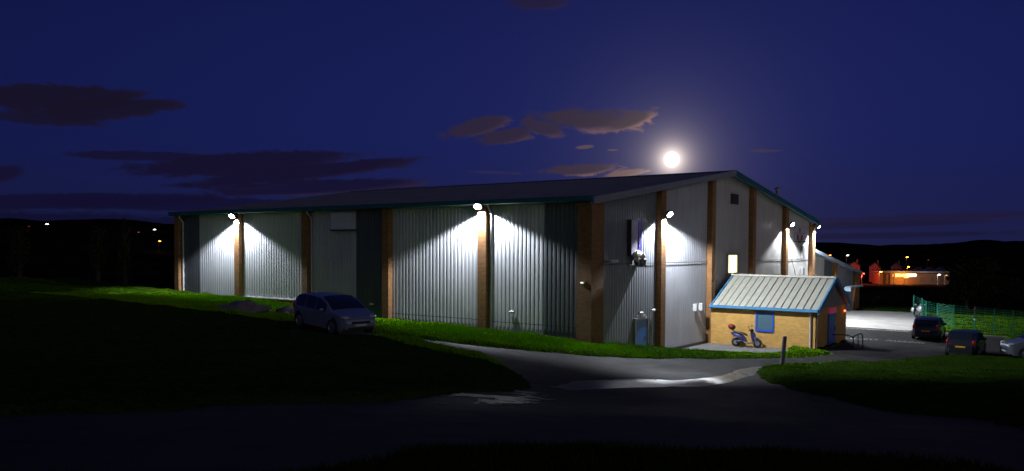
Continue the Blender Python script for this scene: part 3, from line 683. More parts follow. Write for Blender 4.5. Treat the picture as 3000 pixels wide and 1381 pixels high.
# picture board near the right end of the gable
t = thing('picture_board', 'white board with dark red roundels high on the last gable bay', 'sign', W(33.7, .38, 6.75), RZH)
MB().box(-1.7, 1.7, -.06, 0, 0, 1.15).build('board', mat('board_white', (.36, .36, .42), .5, 0, .25, 4), t)
def disc(x, z, r, m, name, y=-.075): return MB().lathe([(0, 0), (r, 0), (r, .012), (0, .012)], T(x, y, z, rx=PI/2)).build(name, m, t)
RED = mat('dark_red', (.30, .03, .05), .6); INK = mat('ink_blue', (.05, .05, .14), .6)
disc(-.95, .27, .26, RED, 'roundel', -.065); disc(.15, .27, .26, RED, 'roundel', -.065); disc(-.4, .85, .22, RED, 'roundel', -.065)
for i in range(9): MB().box(-1.5+i*.33, -1.5+i*.33+.2, -.072, -.062, .55+.03*(i % 3), .63+.03*(i % 2)).build('letter', INK, t)

# ------------------------------------------------------------------ lean-to at the far end
lean = thing('lean_to_building', 'low grey lean-to adjoining the far corner of the hall', 'building', CO, RZH)
def leanz(x): return 5.85-(x-37.5)*.142
def leansheet(x0, x1, m):
    sheet_gable(x0, x1, -.5, 'wall_panel', m, .25, .6, leanz, lean)
leansheet(36.9, 41.3, CREAM); leansheet(41.3, 43.9, DARKP); leansheet(44.6, 51.2, MIDP)
MB().box(43.9, 44.6, .3, .7, -.5, leanz(44.6)-.05).build('pilaster', BRK, lean)
MB().box(51.2, 52.6, .3, 8, -.5, leanz(52.6)-.05).build('corner_pier', BRK, lean)
MB().add([(36.9, .1, leanz(36.9)-.14), (53.1, .1, leanz(53.1)-.14), (53.1, 12, leanz(53.1)-.14), (36.9, 12, leanz(36.9)-.14), (36.9, .1, leanz(36.9)+.14), (53.1, .1, leanz(53.1)+.14), (53.1, 12, leanz(53.1)+.14), (36.9, 12, leanz(36.9)+.14)],
         [(0, 3, 2, 1), (4, 5, 6, 7), (0, 1, 5, 4), (1, 2, 6, 5), (2, 3, 7, 6)]).build('roof', mat('lean_roof', (.26, .32, .38), .4, 0, .1), lean)
cn = MB(); cn.box(47.3, 51.9, -.25, .3, 2.36, 2.48); cn.build('canopy', mat('canopy_pale', (.45, .62, .68), .35), lean)
MB().box(46.9, 47.3, -.30, .3, 2.05, 2.40).build('canopy_end', mat('canopy_pale', (.45, .62, .68), .35), lean)
MB().box(47.8, 49.0, .50, .58, -.2, 2.1).build('door', BLUED, lean)

# ------------------------------------------------------------------ brick annex
AX0, AX1, AY0, AZE, AZR = 14.77, 21.72, -6.61, 2.457, 4.20
ann = thing('brick_annex', 'small buff brick annex with pale ribbed roof and blue trim at the gable foot', 'building', CO, RZH)
amid = (AX0+AX1)/2
b = MB(); b.add([(AX0+.12, AY0+.15, -.4), (AX1-.12, AY0+.15, -.4), (AX1-.12, .09, -.4), (AX0+.12, .09, -.4), (AX0+.12, AY0+.15, AZE), (AX1-.12, AY0+.15, AZE), (AX1-.12, .09, AZE), (AX0+.12, .09, AZE)],
      [(0, 4, 7, 3), (0, 1, 5, 4), (1, 2, 6, 5)]); b.build('wall', BUFF, ann)
MB().prism([(AX0+.16, AZE), (AX1-.16, AZE), (amid, AZR-.12)], 'y', AY0+.14, AY0+.24).build('gable_cladding', mat('gable_grey', (.22, .19, .19), .5, 0, .1), ann)
asl = (AZR-AZE)/(amid-AX0)
def aroof(side):
    b = MB(); vs = []; fs = []; ys = []; y = AY0-.05
    while y < .0: ys += [(y, 0), (y+.015, .07), (y+.055, .07), (y+.07, 0)]; y += .44
    ys.append((.08, 0)); xe = AX0-.15 if side < 0 else AX1+.15; ze = AZE-.15*asl
    for yy, d in ys: vs += [(xe, yy, ze+.05+d), (amid, yy, AZR+.05+d)]
    for i in range(len(ys)-1): fs.append((2*i, 2*i+1, 2*i+3, 2*i+2))
    k = len(vs); vs += [(xe, AY0-.05, ze-.03), (amid, AY0-.05, AZR-.03), (xe, .08, ze-.03), (amid, .08, AZR-.03)]; fs.append((k, k+1, k+3, k+2))
    b.add(vs, fs).build('roof', mat('annex_roof_sheet', (.42, .42, .35), .5, 0, .08, 2), ann)
aroof(-1); aroof(1)
MB().box(amid-.14, amid+.14, AY0-.08, .08, AZR+.06, AZR+.16).build('ridge_cap', mat('ridge_pale', (.55, .53, .45), .5), ann)
gz_ = AZE-.15*asl
MB().prism([(AX0-.30, gz_-.05), (AX0-.30, gz_+.10), (AX0-.17, gz_+.10), (AX0-.17, gz_-.0), (AX0+.1, gz_-.0), (AX0+.1, gz_-.09), (AX0-.24, gz_-.09)], 'y', AY0-.08, .08).build('gutter', BLUE, ann)
for sgn, nm in ((-1, 'verge_trim'), (1, 'verge_trim')):
    xe = AX0-.2 if sgn < 0 else AX1+.2; ze = AZE-.2*asl
    for yy in (AY0-.10,) + ((-.02,) if sgn < 0 else ()):
        MB().add([(xe, yy-.05, ze-.14), (amid, yy-.05, AZR-.14), (amid, yy-.05, AZR+.14), (xe, yy-.05, ze+.14), (xe, yy+.05, ze-.14), (amid, yy+.05, AZR-.14), (amid, yy+.05, AZR+.14), (xe, yy+.05, ze+.14)],
                 [(0, 1, 2, 3), (7, 6, 5, 4), (0, 4, 5, 1), (3, 2, 6, 7), (0, 3, 7, 4), (1, 5, 6, 2)]).build(nm, BLUE, ann)
w0 = on_long(2214, 914, AX0+.1); w1 = on_long(2267, 974, AX0+.1)
ya, yb, za, zb = w1[1], w0[1], w1[2], w0[2]
wf = MB(); xf = AX0+.06
wf.box(xf, xf+.1, ya, ya+.09, za, zb); wf.box(xf, xf+.1, yb-.09, yb, za, zb); wf.box(xf, xf+.1, ya+.09, yb-.09, zb-.09, zb); wf.box(xf-.04, xf+.1, ya+.09, yb-.09, za, za+.12)
wf = wf.build('window', BLUEW, ann); MB().box(xf+.04, xf+.06, ya+.09, yb-.09, za+.12, zb-.09).build('pane', mat('blind_pane', (.07, .13, .17), .25), wf)
MB().tube([(AX0-.18, AY0+.42, gz_-.05), (AX0+.04, AY0+.42, gz_-.3), (AX0+.04, AY0+.42, -.1)], .05).build('downpipe', WHITE, ann, True)
d0 = MB().box(17.4, 18.9, AY0+.08, AY0+.145, 0, 2.05).build('door', mat('annex_door_blue', (.02, .09, .42), .35), ann); MB().box(18.7, 18.76, AY0+.02, AY0+.078, .95, 1.2).build('handle', GREYM, d0)
MB().box(17.4, 19.0, AY0+.05, AY0+.145, 2.07, 2.38).build('glow_fascia', mat('pink_reflection', (.7, .1, .2), .4, emit=(.8, .05, .16), es=.10), ann)  # fascia over the door, its pink reflection painted in and glowing
t = thing('wall_lamp', 'small glowing red lamp beside the annex door under the eave', 'wall lamp', W(20.9, AY0+.13, 2.05), RZH, 'small bulkhead wall lamps')
MB().box(-.1, .1, -.05, 0, -.06, .06).build('base', GREYM, t); MB().ell((0, -.08, 0), (.13, .06, .06)).build('diffuser', mat('red_glow', (.8, .1, .05), .4, emit=(1, .10, .02), es=9), t, True)
for (a, b_) in (((15.15, AY0+.14), (15.15, AY0+.14)),):
    MB().tube([(15.0, AY0+.10, AZE-.1), (15.0, AY0+.10, -.1)], .045).build('downpipe', mat('pipe_tan', (.35, .25, .14), .5), ann, True)

# handrail by the annex door
t = thing('handrail', 'dark tubular metal handrail beside the annex door', 'railing', (0, 0, 0))
P0 = [at_z(2500, 1018, 0), at_z(2514, 1018, 0), at_z(2528, 1020, 0)]
tops = [at_d(2500, 986, P0[0][1]), at_d(2514, 980, P0[1][1]), at_d(2525, 977, P0[2][1])]
MB().tube([tuple(at_d(2440, 981, P0[0][1]-1)), tuple(at_d(2470, 981, P0[0][1]-.6)), tuple(at_d(2490, 984, P0[0][1])), tuple(at_d(2500, 991, P0[0][1])), ], .035).build('wall_rail', DARKM, t, True)
MB().tube([tuple(tops[0])]+[tuple(tops[1])]+[tuple(tops[2]+np.array([-.05, 0, 0])), tuple(tops[2]+np.array([.05, 0, -.12])), (P0[2][0], P0[2][1], -.1)], .035).build('top_rail', DARKM, t, True)
for i in (0, 1): MB().tube([tuple(tops[i]), (P0[i][0], P0[i][1], -.1)], .03).build('post', DARKM, t, True)

# ------------------------------------------------------------------ cars
def car(name, label, loc, rz, paint, L=3.95, Wd=1.70, H=1.45, bonnet=.24, plate='yellow', rear_light=0, pitch_=0., rake=.18, estate=.10):
    t = thing(name, label, 'car', loc, rz); t.rotation_euler = (0, pitch_, rz)
    hw0 = Wd/2; zb = .20; belt = .60*H
    xs = np.linspace(-L/2, L/2, 57)
    # side profile (x forward), heights as fractions
    kx = np.array([-.5, -.488, -.47, -.42, -.36, -.28, -.10, .05, .17, .30, .38, .45, .485, .5])*L
    kz = np.array([.50*H, .60*H, .72*H, .90*H, .965*H, .995*H, H, .985*H, .87*H, .66*H, .62*H, .555*H, .47*H, .40*H])
    kx[4] = -.36*L; 
    def ztop(x): return float(np.interp(x, kx, kz))
    def plan(x):
        u = abs(x)/(L/2); return hw0*(1-.16*u**5-.12*max(0, u-.9)/.1)
    def hwf(x, z):
        f = 1.0
        if z > belt*.96: f -= .20*((z-belt*.96)/(H-belt*.96))**1.15
        if z < .35*H: f -= .06*((.35*H-z)/(.35*H))**1.5
        return plan(x)*f
    # body shell: ring per station, both sides
    NZ = 15; NT = 7; vs = []; fs = []
    def ringpts(x):
        zt = ztop(x); out = []
        zlo = zb+(.10 if abs(x) > .46*L else 0)
        for j in range(NZ):
            s_ = j/(NZ-1); z = zlo+(zt-.055-zlo)*s_; out.append((hwf(x, z), z))
        yw = out[-1][0]
        for j in range(1, NT+1):
            s_ = j/NT; ang_ = s_*PI/2; out.append((yw*(1-s_)**.85 if s_ > .0 else yw, zt-.055+.055*math.sin(ang_)**.6 if s_ < 1 else zt))
        return out
    rings = [ringpts(x) for x in xs]; K = len(rings[0])
    for i, x in enumerate(xs):
        for (y, z) in rings[i]: vs.append((x, y, z))
        for (y, z) in rings[i]: vs.append((x, -y, z))
    for i in range(len(xs)-1):
        for j in range(K-1):
            a = i*2*K+j; b_ = (i+1)*2*K+j; fs.append((a, a+1, b_+1, b_)); a += K; b_ += K; fs.append((a, b_, b_+1, a+1))
        fs.append((i*2*K, (i+1)*2*K, (i+1)*2*K+K, i*2*K+K))
    for i in (0, len(xs)-1):
        for j in range(K-1):
            a = i*2*K+j; q = (a, a+K, a+K+1, a+1); fs.append(q if i == 0 else q[::-1])
    body = MB().add(vs, fs).build('body', paint, t, True)
    # glass patches
    def side_patch(x0, x1, z0f, z1f, sgn, inset=.008):
        vs = []; fs = []; nx, nz = 12, 6
        for i in range(nx+1):
            x = x0+(x1-x0)*i/nx; zl = z0f(x); zh = max(min(z1f(x), ztop(x)-.075), zl+.001)
            for j in range(nz+1):
                z = zl+(zh-zl)*j/nz; vs.append((x, sgn*(hwf(x, z)+inset), z))
        for i in range(nx):
            for j in range(nz):
                a = i*(nz+1)+j; q = (a, a+nz+1, a+nz+2, a+1); fs.append(q if sgn < 0 else q[::-1])
        return MB().add(vs, fs)
    zl = lambda x: belt+.01-.025*(x/L)*2; zh = lambda x: H*.945
    for sgn in (1, -1):
        for (a, b_) in ((-.40*L, -.215*L), (-.20*L, -.01*L), (.005*L, .195*L)):
            side_patch(a, b_, zl, zh, sgn).build('side_window', GLASS, t)
    def top_patch(x0, x1, wf, name, m, lift=.008, ycut=.93, par=t):
        vs = []; fs = []; nx, ny = 10, 10
        for i in range(nx+1):
            x = x0+(x1-x0)*i/nx; zt = ztop(x); w = wf(x)
            for j in range(ny+1):
                y = -w+2*w*j/ny; yn = abs(y)/(hwf(x, zt-.055)+1e-6); vs.append((x+(.012 if x1 > 0 else -.012), y, zt+lift-.055*min(1, yn)**5))
        for i in range(nx):
            for j in range(ny): a = i*(ny+1)+j; fs.append((a, a+ny+1, a+ny+2, a+1))
        return MB().add(vs, fs).build(name, m, par)
    top_patch(.055*L, .285*L, lambda x: hwf(x, ztop(x)-.06)*.90, 'windscreen', GLASS)
    top_patch(-.468*L, -.385*L, lambda x: hwf(x, ztop(x)-.06)*.86, 'rear_window', GLASS)
    # front end
    def front(y0, y1, z0, z1, nm, m, dx=.012, end=1, par=t, bev=.015, depth=.08):
        x = end*(L/2+dx); xx0, xx1 = min(x, x-end*depth), max(x, x-end*depth)
        return MB().box(xx0, xx1, y0, y1, z0, z1).build(nm, m, par, bevel=bev)
    gr = front(-.42, .42, .47, .57, 'grille', BLACK, .006); front(-.58, .58, .25, .36, 'lower_grille', BLACK, .004)
    front(-.26, .26, .38, .46, 'number_plate', mat('plate_white', (.55, .55, .52), .4), .018)
    for s_ in (1, -1):
        hl = MB().ell((.452*L, s_*hw0*.72, .575*H-.10), (.20, .17, .085), T(0, 0, 0)); hl.build('headlight', mat('headlamp', (.50, .52, .55), .12, .3, spec=.9), t, True)
        MB().ell((L*.487, s_*hw0*.66, .30), (.05, .08, .05)).build('fog_lamp', mat('headlamp', (.50, .52, .55), .12), t, True)
        tl = MB().ell((-.475*L, s_*hw0*.80, .60*H), (.09, .10, .17)); tl.build('tail_light', mat('tail_red', (.22, .01, .01), .2, emit=(1, .02, .01), es=.012), t, True)
        mr = MB().ell((.16*L, s_*(hw0+.07), belt+.06), (.07, .10, .075)); mr.build('mirror', paint, t, True)
        for hx_ in (-.03*L,): MB().box(hx_-.09, hx_+.09, s_*hw0*.985-.012, s_*hw0*.985+.022, belt-.10, belt-.075).build('door_handle', paint, t)
        for xd in (.205*L, -.0*L, -.21*L):
            MB().tube([(xd, s_*(hwf(xd, .30+(belt-.30)*k/10)), .30+(belt-.30)*k/10) for k in range(11)], .006, 4).build('door_seam', BLACK, t)
    # rear end
    bp = front(-.62, .62, .26, .50, 'rear_bumper', paint, .035, -1, bev=.05, depth=.12)
    front(-.26, .26, .56, .67, 'number_plate', mat('plate_yellow', (.55, .30, .02), .4), .015, -1)
    front(-.60, .60, .20, .27, 'rear_skirt', BLACK, .0, -1)
    # wheels
    for wx in (-.31*L, .315*L):
        for s_ in (1, -1):
            ar = MB().lathe([(0, 0), (.36, 0), (.36, .012), (0, .012)], T(wx, s_*(plan(wx)*.985), .33, rx=-s_*PI/2)); ar.build('wheel_arch', BLACK, t)
            wh = MB().lathe([(.0, -.06), (.20, -.06), (.215, .0), (.29, .03), (.305, .0), (.305, -.14), (.0, -.14)], T(wx, s_*(plan(wx)+.0), .305, rx=-s_*PI/2), 28).build('wheel', mat('tyre', (.012, .012, .012), .8), t, True)
            rm = MB().lathe([(0, .012), (.06, .018), (.19, -.005), (.205, .015), (.205, -.03)], T(wx, s_*(plan(wx)+.006), .305, rx=-s_*PI/2), 28)
            rm.build('rim', mat('alloy', (.30, .31, .33), .3, .7), wh, True)
    return t
def paint(name, col, r=.28): return mat(name, col, r, .25, spec=.6, coat=.6)
SILV = paint('silver_paint', (.19, .23, .30)); DBL = paint('navy_paint', (.010, .010, .03)); DGR = paint('dark_grey_paint', (.018, .020, .028)); SIL2 = paint('pale_silver_paint', (.12, .14, .17))
p = on_ground(962, 978); 
cz = gz(p[0], p[1])
heading = math.radians(-46)
car('parked_car', 'silver hatchback parked at the left end of the access road', (p[0], p[1]+.9, cz+.06), heading, SILV, pitch_=math.radians(3.0), L=3.85, H=1.41)
p = at_z(2704, 996, 0); rzc = math.atan2(27.8, 54.9)
p1 = (p[0]+1.15, p[1]+1.5)
car('parked_car', 'dark navy hatchback seen from behind beside the lit yard', (p1[0], p1[1], gz(*p1)+.02), PI/2-rzc-.10, DBL, L=4.2, Wd=1.76, H=1.48)
p2 = at_z(2800, 1042, -.1)
car('parked_car', 'dark hatchback seen from behind between the navy car and the silver one', (p2[0]+.75, p2[1]+.3, gz(p2[0]+.75, p2[1]+.3)+.03), PI/2-math.atan2(p2[0], p2[1])-.16, DGR, L=3.8, Wd=1.66, H=1.46)
p3 = at_z(3020, 1052, -.1)
car('parked_car', 'silver people carrier cut by the right edge of the view', (p3[0]+.2, p3[1]-1.0, gz(p3[0]+.2, p3[1]-1.0)+.03), PI-.22, SIL2, L=4.25, Wd=1.75, H=1.62)

# ------------------------------------------------------------------ scooter against the annex wall
def scooter(loc, rz):
    t = thing('scooter', 'dark blue scooter with red topped box parked by the brick annex wall', 'scooter', loc, rz)
    BP = paint('scooter_blue', (.03, .035, .13)); t.scale = (1.04, 1.04, 1.04)
    for x, nm in ((-.62, 'wheel'), (.66, 'wheel')):
        w = MB().lathe([(.13, -.05), (.22, -.055), (.255, -.03), (.265, 0), (.255, .03), (.22, .055), (.13, .05)], T(x, 0, .265, rx=PI/2), 26).build('wheel', mat('tyre', (.012, .012, .012), .8), t, True)
        MB().lathe([(0, -.03), (.13, -.045), (.14, 0), (.13, .045), (0, .03)], T(x, 0, .265, rx=PI/2), 18).build('rim', mat('alloy', (.30, .31, .33), .3, .7), w, True)
    # rear body: side section loft
    def loft(st, nm, m, seg=14, par=t):
        vs = []; fs = []
        for (x, z, ry_, rz_) in st:
            for k in range(seg): a = 2*PI*k/seg; vs.append((x, ry_*math.copysign(abs(math.cos(a))**.8, math.cos(a)), z+rz_*math.copysign(abs(math.sin(a))**.8, math.sin(a))))
        for i in range(len(st)-1):
            for k in range(seg): fs.append((i*seg+k, i*seg+(k+1) % seg, (i+1)*seg+(k+1) % seg, (i+1)*seg+k))
        fs.append(tuple(range(seg-1, -1, -1))); fs.append(tuple((len(st)-1)*seg+k for k in range(seg)))
        return MB().add(vs, fs).build(nm, m, par, True)
    body = loft([(-.92, .80, .03, .03), (-.85, .76, .11, .08), (-.65, .70, .16, .12), (-.40, .62, .18, .16), (-.20, .52, .17, .20), (-.05, .42, .15, .17), (.02, .34, .13, .10)], 'body', BP)
    loft([(-.75, .60, .165, .025), (-.5, .57, .19, .04), (-.25, .52, .18, .02)], 'side_flash', mat('chrome', (.75, .75, .78), .12, .9), par=t)
    loft([(-.78, .86, .10, .03), (-.55, .86, .15, .05), (-.25, .81, .16, .06), (-.02, .74, .12, .06), (.06, .70, .06, .05)], 'seat', BLACK)
    loft([(-.10, .30, .17, .05), (.15, .27, .18, .045), (.40, .29, .17, .05), (.50, .34, .14, .07)], 'footboard', mat('scooter_dark', (.03, .035, .05), .4))
    MB().tube([(.46, 0, .30), (.42, 0, .55), (.34, 0, .80), (.27, 0, .98)], [.09, .13, .10, .05], 12).build('leg_shield', BP, t, True)
    MB().tube([(.50, 0, .62), (.42, 0, .80), (.36, 0, .92)], [.10, .11, .06], 12).build('front_panel', BP, t, True)
    loft([(.36, .52, .06, .04), (.50, .56, .08, .06), (.66, .55, .075, .05), (.84, .42, .05, .03), (.90, .34, .02, .02)], 'front_mudguard', BP)
    MB().tube([(.50, .09, .60), (.66, .09, .27)], .025, 8).tube([(.50, -.09, .60), (.66, -.09, .27)], .025, 8).build('fork', GREYM, t, True)
    MB().tube([(.24, -.34, 1.02), (.28, -.15, 1.03), (.30, 0, 1.0), (.28, .15, 1.03), (.24, .34, 1.02)], .022, 8).build('handlebar', BLACK, t, True)
    MB().ell((.33, 0, 1.0), (.11, .13, .09)).build('headlight', BLACK, t, True)
    for s_ in (1, -1):
        m_ = MB().tube([(.27, s_*.2, 1.03), (.24, s_*.28, 1.22)], .01, 6); m_.ell((.23, s_*.30, 1.25), (.02, .07, .05)); m_.build('mirror', DARKM, t, True)
    MB().tube([(-.30, .16, .30), (-.5, .19, .27), (-.95, .20, .33)], [.03, .055, .06], 10).build('exhaust', GREYM, t, True)
    MB().tube([(-.55, -.1, .30), (-.25, -.1, .34), (-.1, 0, .34)], [.10, .12, .09], 12).build('engine', DARKM, t, True)
    MB().tube([(-.62, 0, .88), (-.88, 0, .98)], .03).tube([(-.92, .1, .98), (-.62, .12, .84)], .015).build('rack', DARKM, t, True)
    bx = MB().ell((-.86, 0, 1.14), (.21, .21, .16), u=18, v=12).build('top_box', BLACK, t, True)
    MB().ell((-.89, 0, 1.18), (.205, .205, .145), u=18, v=12).build('lid', paint('box_red', (.40, .01, .015)), bx, True)
    MB().tube([(.0, -.12, .30), (.05, -.22, .02)], .014, 6).build('kickstand', DARKM, t, True)
    return t
ps = at_z(2186, 1019, 0)
sl_ = (ps-CO); sx, sy = sl_ @ G, sl_ @ LL
sc_ = scooter(W(min(sx, AX0-.45), sy, .03), RZH-PI/2+.06)

# white motorcycle seen head on, by the fence
def motorcycle(loc, rz):
    t = thing('motorcycle', 'white faired motorcycle parked at the fence end behind the navy car', 'motorcycle', loc, rz)
    WP = paint('white_fairing', (.70, .70, .72))
    for x in (-.7, .7):
        w = MB().lathe([(.20, -.06), (.27, -.065), (.31, -.03), (.32, 0), (.31, .03), (.27, .065), (.20, .06)], T(x, 0, .32, rx=PI/2), 24).build('wheel', mat('tyre', (.012, .012, .012), .8), t, True)
        MB().lathe([(0, -.03), (.20, -.045), (.20, .045), (0, .03)], T(x, 0, .32, rx=PI/2), 16).build('rim', GREYM, w, True)
    MB().ell((.35, 0, .85), (.42, .22, .30), lump=.2).build('fairing', WP, t, True)
    MB().ell((.50, 0, 1.18), (.12, .16, .20)).build('screen', mat('chrome', (.75, .75, .78), .12, .9), t, True)
    MB().tube([(.2, -.38, 1.1), (.35, 0, 1.08), (.2, .38, 1.1)], .025).build('handlebar', GREYM, t, True)
    MB().ell((0, 0, .80), (.32, .20, .18)).build('tank', WP, t, True); MB().ell((-.5, 0, .82), (.45, .16, .10)).build('seat', BLACK, t, True)
    for s_ in (1, -1):
        MB().ell((-.62, s_*.32, .70), (.26, .13, .22)).build('pannier', WP, t, True)
        MB().ell((.25, s_*.40, 1.22), (.03, .09, .05)).build('mirror', WP, t, True)
        MB().tube([(.45, s_*.1, .9), (.7, s_*.1, .32)], .03).build('fork', GREYM, t, True)
    MB().box(-.3, .3, -.17, .17, .30, .65).build('engine', GREYM, t, bevel=.05)
pm = at_z(2692, 934, 0); motorcycle((pm[0], pm[1], gz(pm[0], pm[1])+.03), math.atan2(-pm[1], -pm[0])+.35)

# ------------------------------------------------------------------ green mesh fence
FG = mat('fence_green', (.008, .22, .13), .35, .2); FGL = mat('gate_wire', (.10, .42, .26), .25, .5)
fence = thing('mesh_fence', 'green welded mesh fence running along the yard and field', 'fence', (0, 0, 0))
fp = [(2676,2683,862,922),(2700,2698,874,934),(2712,2712,884,946),(2745,2745,890,955),(2793,2793,897,963),(2855,2855,905,970),(2912,2912,913,977),(2967,2967,921,983),(3060,3060,932,996)]
fpos = []
for a, _, yt, yb in fp:
    P_ = at_z(a, yb, .12); P_[2] = gz(P_[0], P_[1]); fpos.append(P_)
FH = 1.85
for P_ in fpos: MB().box(-.035, .035, -.035, .035, -.2, FH+.05, T(*P_, rz=RZH)).build('post', FG, fence)
for i in range(len(fpos)-1):
    a, b_ = Vector(fpos[i]), Vector(fpos[i+1]); gate = i == 3; L_ = (b_-a).length; w = MB(); k = 12 if not gate else 15
    for j in range(k):
        z = .08+(FH-.1)*j/(k-1); w.tube([a+Vector((0, 0, z)), b_+Vector((0, 0, z))], .006 if not gate else .014, 4)
    nv = max(2, int(L_/.6))
    for j in range(1, nv): q = a.lerp(b_, j/nv); w.tube([q+Vector((0, 0, .05)), q+Vector((0, 0, FH))], .005, 4)
    w.build('gate_panel' if gate else 'mesh_panel', FGL if gate else FG, fence)
# short capped post by the kerb in front of the fence
pk = at_z(2853, 972, .1); t = thing('marker_post', 'short green marker post with pale cap and red reflector in front of the fence', 'post', (pk[0]-.4, pk[1]-.8, gz(pk[0], pk[1])))
MB().tube([(0, 0, -.1), (0, 0, 1.0)], .05).build('shaft', FG, t, True); MB().ell((0, 0, 1.02), (.09, .09, .07)).build('cap', WHITE, t, True); MB().ell((0, 0, 1.75), (.10, .06, .12)).build('reflector', RED, t, True); MB().tube([(0, 0, 1.05), (0, 0, 1.68)], .02).build('rod', DARKM, t)

# leaning timber post on the mound
pp = on_ground(2291, 1077); t = thing('timber_post', 'grey timber post leaning at the tip of the grass mound', 'post', (pp[0], pp[1], gz(pp[0], pp[1])), .3)
t.rotation_euler = (0, math.radians(4.5), .1)
MB().box(-.085, .085, -.06, .06, -.3, 1.42).build('shaft', mat('grey_timber', (.13, .13, .16), .85, 0, .25, 8, .4, 30), t, bevel=.015); MB().prism([(-.085, 1.42), (.085, 1.42), (.05, 1.47), (-.05, 1.47)], 'y', -.06, .06).build('post_top', mat('grey_timber', (.13, .13, .16), .85), t)

# boulders
STONE = mat('stone', (.15, .14, .135), .9, 0, .35, 1.8, .8, 6)
def boulder(px, py, r, label, seed, rz=0):
    p = on_ground(px, py); b = MB().ell((0, 0, 0), r, u=36, v=24, lump=.55, seed=seed)
    o = b.build('boulder', STONE, None, True); o.location = (p[0], p[1], gz(p[0], p[1])+.1+r[2]*.3); o.rotation_euler = (0, 0, rz); tag(o, label, 'boulder', 'boulders on the field')
boulder(709, 928, (1.05, .65, .48), 'large flat topped grey boulder lying on the lit field', 2, .1)
boulder(842, 935, (.55, .5, .35), 'small dark boulder just behind the silver hatchback', 6)

# ------------------------------------------------------------------ trees and bushes
def foliage(b, c, r, nq, s, seed):
    rr = np.random.default_rng(seed); q = rr.normal(size=(nq, 3)); q /= np.linalg.norm(q, axis=1)[:, None]; rad = rr.random(nq)**.33
    for i in range(nq):
        k = 1+.55*mnoise.noise(Vector(q[i])*1.8+Vector((seed, 0, 0)))
        p = Vector((c[0]+q[i, 0]*rad[i]*r[0]*k, c[1]+q[i, 1]*rad[i]*r[1]*k, c[2]+q[i, 2]*rad[i]*r[2]*k))
        a = Vector(rr.normal(size=3)).normalized()*s; d = Vector(rr.normal(size=3)).normalized()*s*.8
        b.add([p-a*.5, p+d*.5, p+a*.5, p-d*.4], [(0, 1, 2, 3)])
def tree(name, label, loc, h, wd, seed, group, nq=1600, leaf=.35, conifer=False, cat='tree'):
    t = thing(name, label, cat, loc, 0, group); rr = random.Random(seed)
    tk = MB(); tk.tube([(0, 0, -.5), (.05*h*.1, 0, h*.3), (0, .02*h, h*.62), (.02*h, 0, h*.85)], [h*.035, h*.026, h*.016, h*.006], 8)
    for i in range(6):
        a = rr.random()*2*PI; z = h*(.3+.08*i); tk.tube([(0, 0, z), (math.cos(a)*wd*.25, math.sin(a)*wd*.25, z+h*.12), (math.cos(a)*wd*.4, math.sin(a)*wd*.4, z+h*.2)], [h*.012, h*.008, h*.003], 6)
    tk.build('trunk', BARK, t, True)
    cr = MB()
    if conifer:
        for i in range(7):
            f = i/6; foliage(cr, (0, 0, h*(.2+.72*f)), (wd*.5*(1-f*.8), wd*.5*(1-f*.8), h*.10), nq//8, leaf, seed+i)
    else:
        for i in range(7):
            a = rr.random()*2*PI; d = wd*.28*rr.random()**.5; foliage(cr, (math.cos(a)*d, math.sin(a)*d, h*(.34+.48*rr.random())), (wd*.30, wd*.30, h*.20), nq//7, leaf, seed+i*3)
    cr.build('crown', LEAF, t)
    return t
def plant(px, d, ytop, wpx, name, label, seed, group, **kw):
    P_ = at_d(px, ytop, d); g_ = gz(P_[0], P_[1]); tree(name, label, (P_[0], P_[1], g_), max(1.0, (P_[2]-g_)*.97), wpx/FOC*d, seed, group, **kw)
G1 = 'dark trees beyond the fence'
plant(2835, 92, 748, 175, 'tree', 'tall dark round tree beyond the fence behind the gate panel', 11, G1, nq=5200, leaf=.42)
plant(2925, 100, 800, 120, 'tree', 'lower dark tree just right of the tall round one', 21, G1)
plant(3010, 96, 820, 110, 'tree', 'dark tree at the right edge of the view', 31, G1)
plant(2760, 110, 838, 90, 'tree', 'low dark tree left of the tall round one', 41, G1)
plant(2530, 90, 862, 90, 'bush', 'dark bush at the far end of the lean-to', 51, 'dark bushes past the lean-to', nq=1200, leaf=.3, cat='bush')
plant(2600, 118, 850, 90, 'bush', 'dark bush behind the far edge of the yard', 61, 'dark bushes past the lean-to', nq=1200, leaf=.3, cat='bush')
G2 = 'dark trees on the left skyline'
plant(363, 330, 636, 48, 'conifer_tree', 'dark pointed tree on the left skyline beside the pale lamp', 71, G2, nq=1500, leaf=1.0, conifer=True)
plant(285, 360, 646, 60, 'tree', 'broad dark tree left of the pointed tree on the skyline', 81, G2, nq=900, leaf=1.2)
plant(55, 380, 652, 70, 'tree', 'broad dark tree near the left edge of the skyline', 91, G2, nq=900, leaf=1.2)

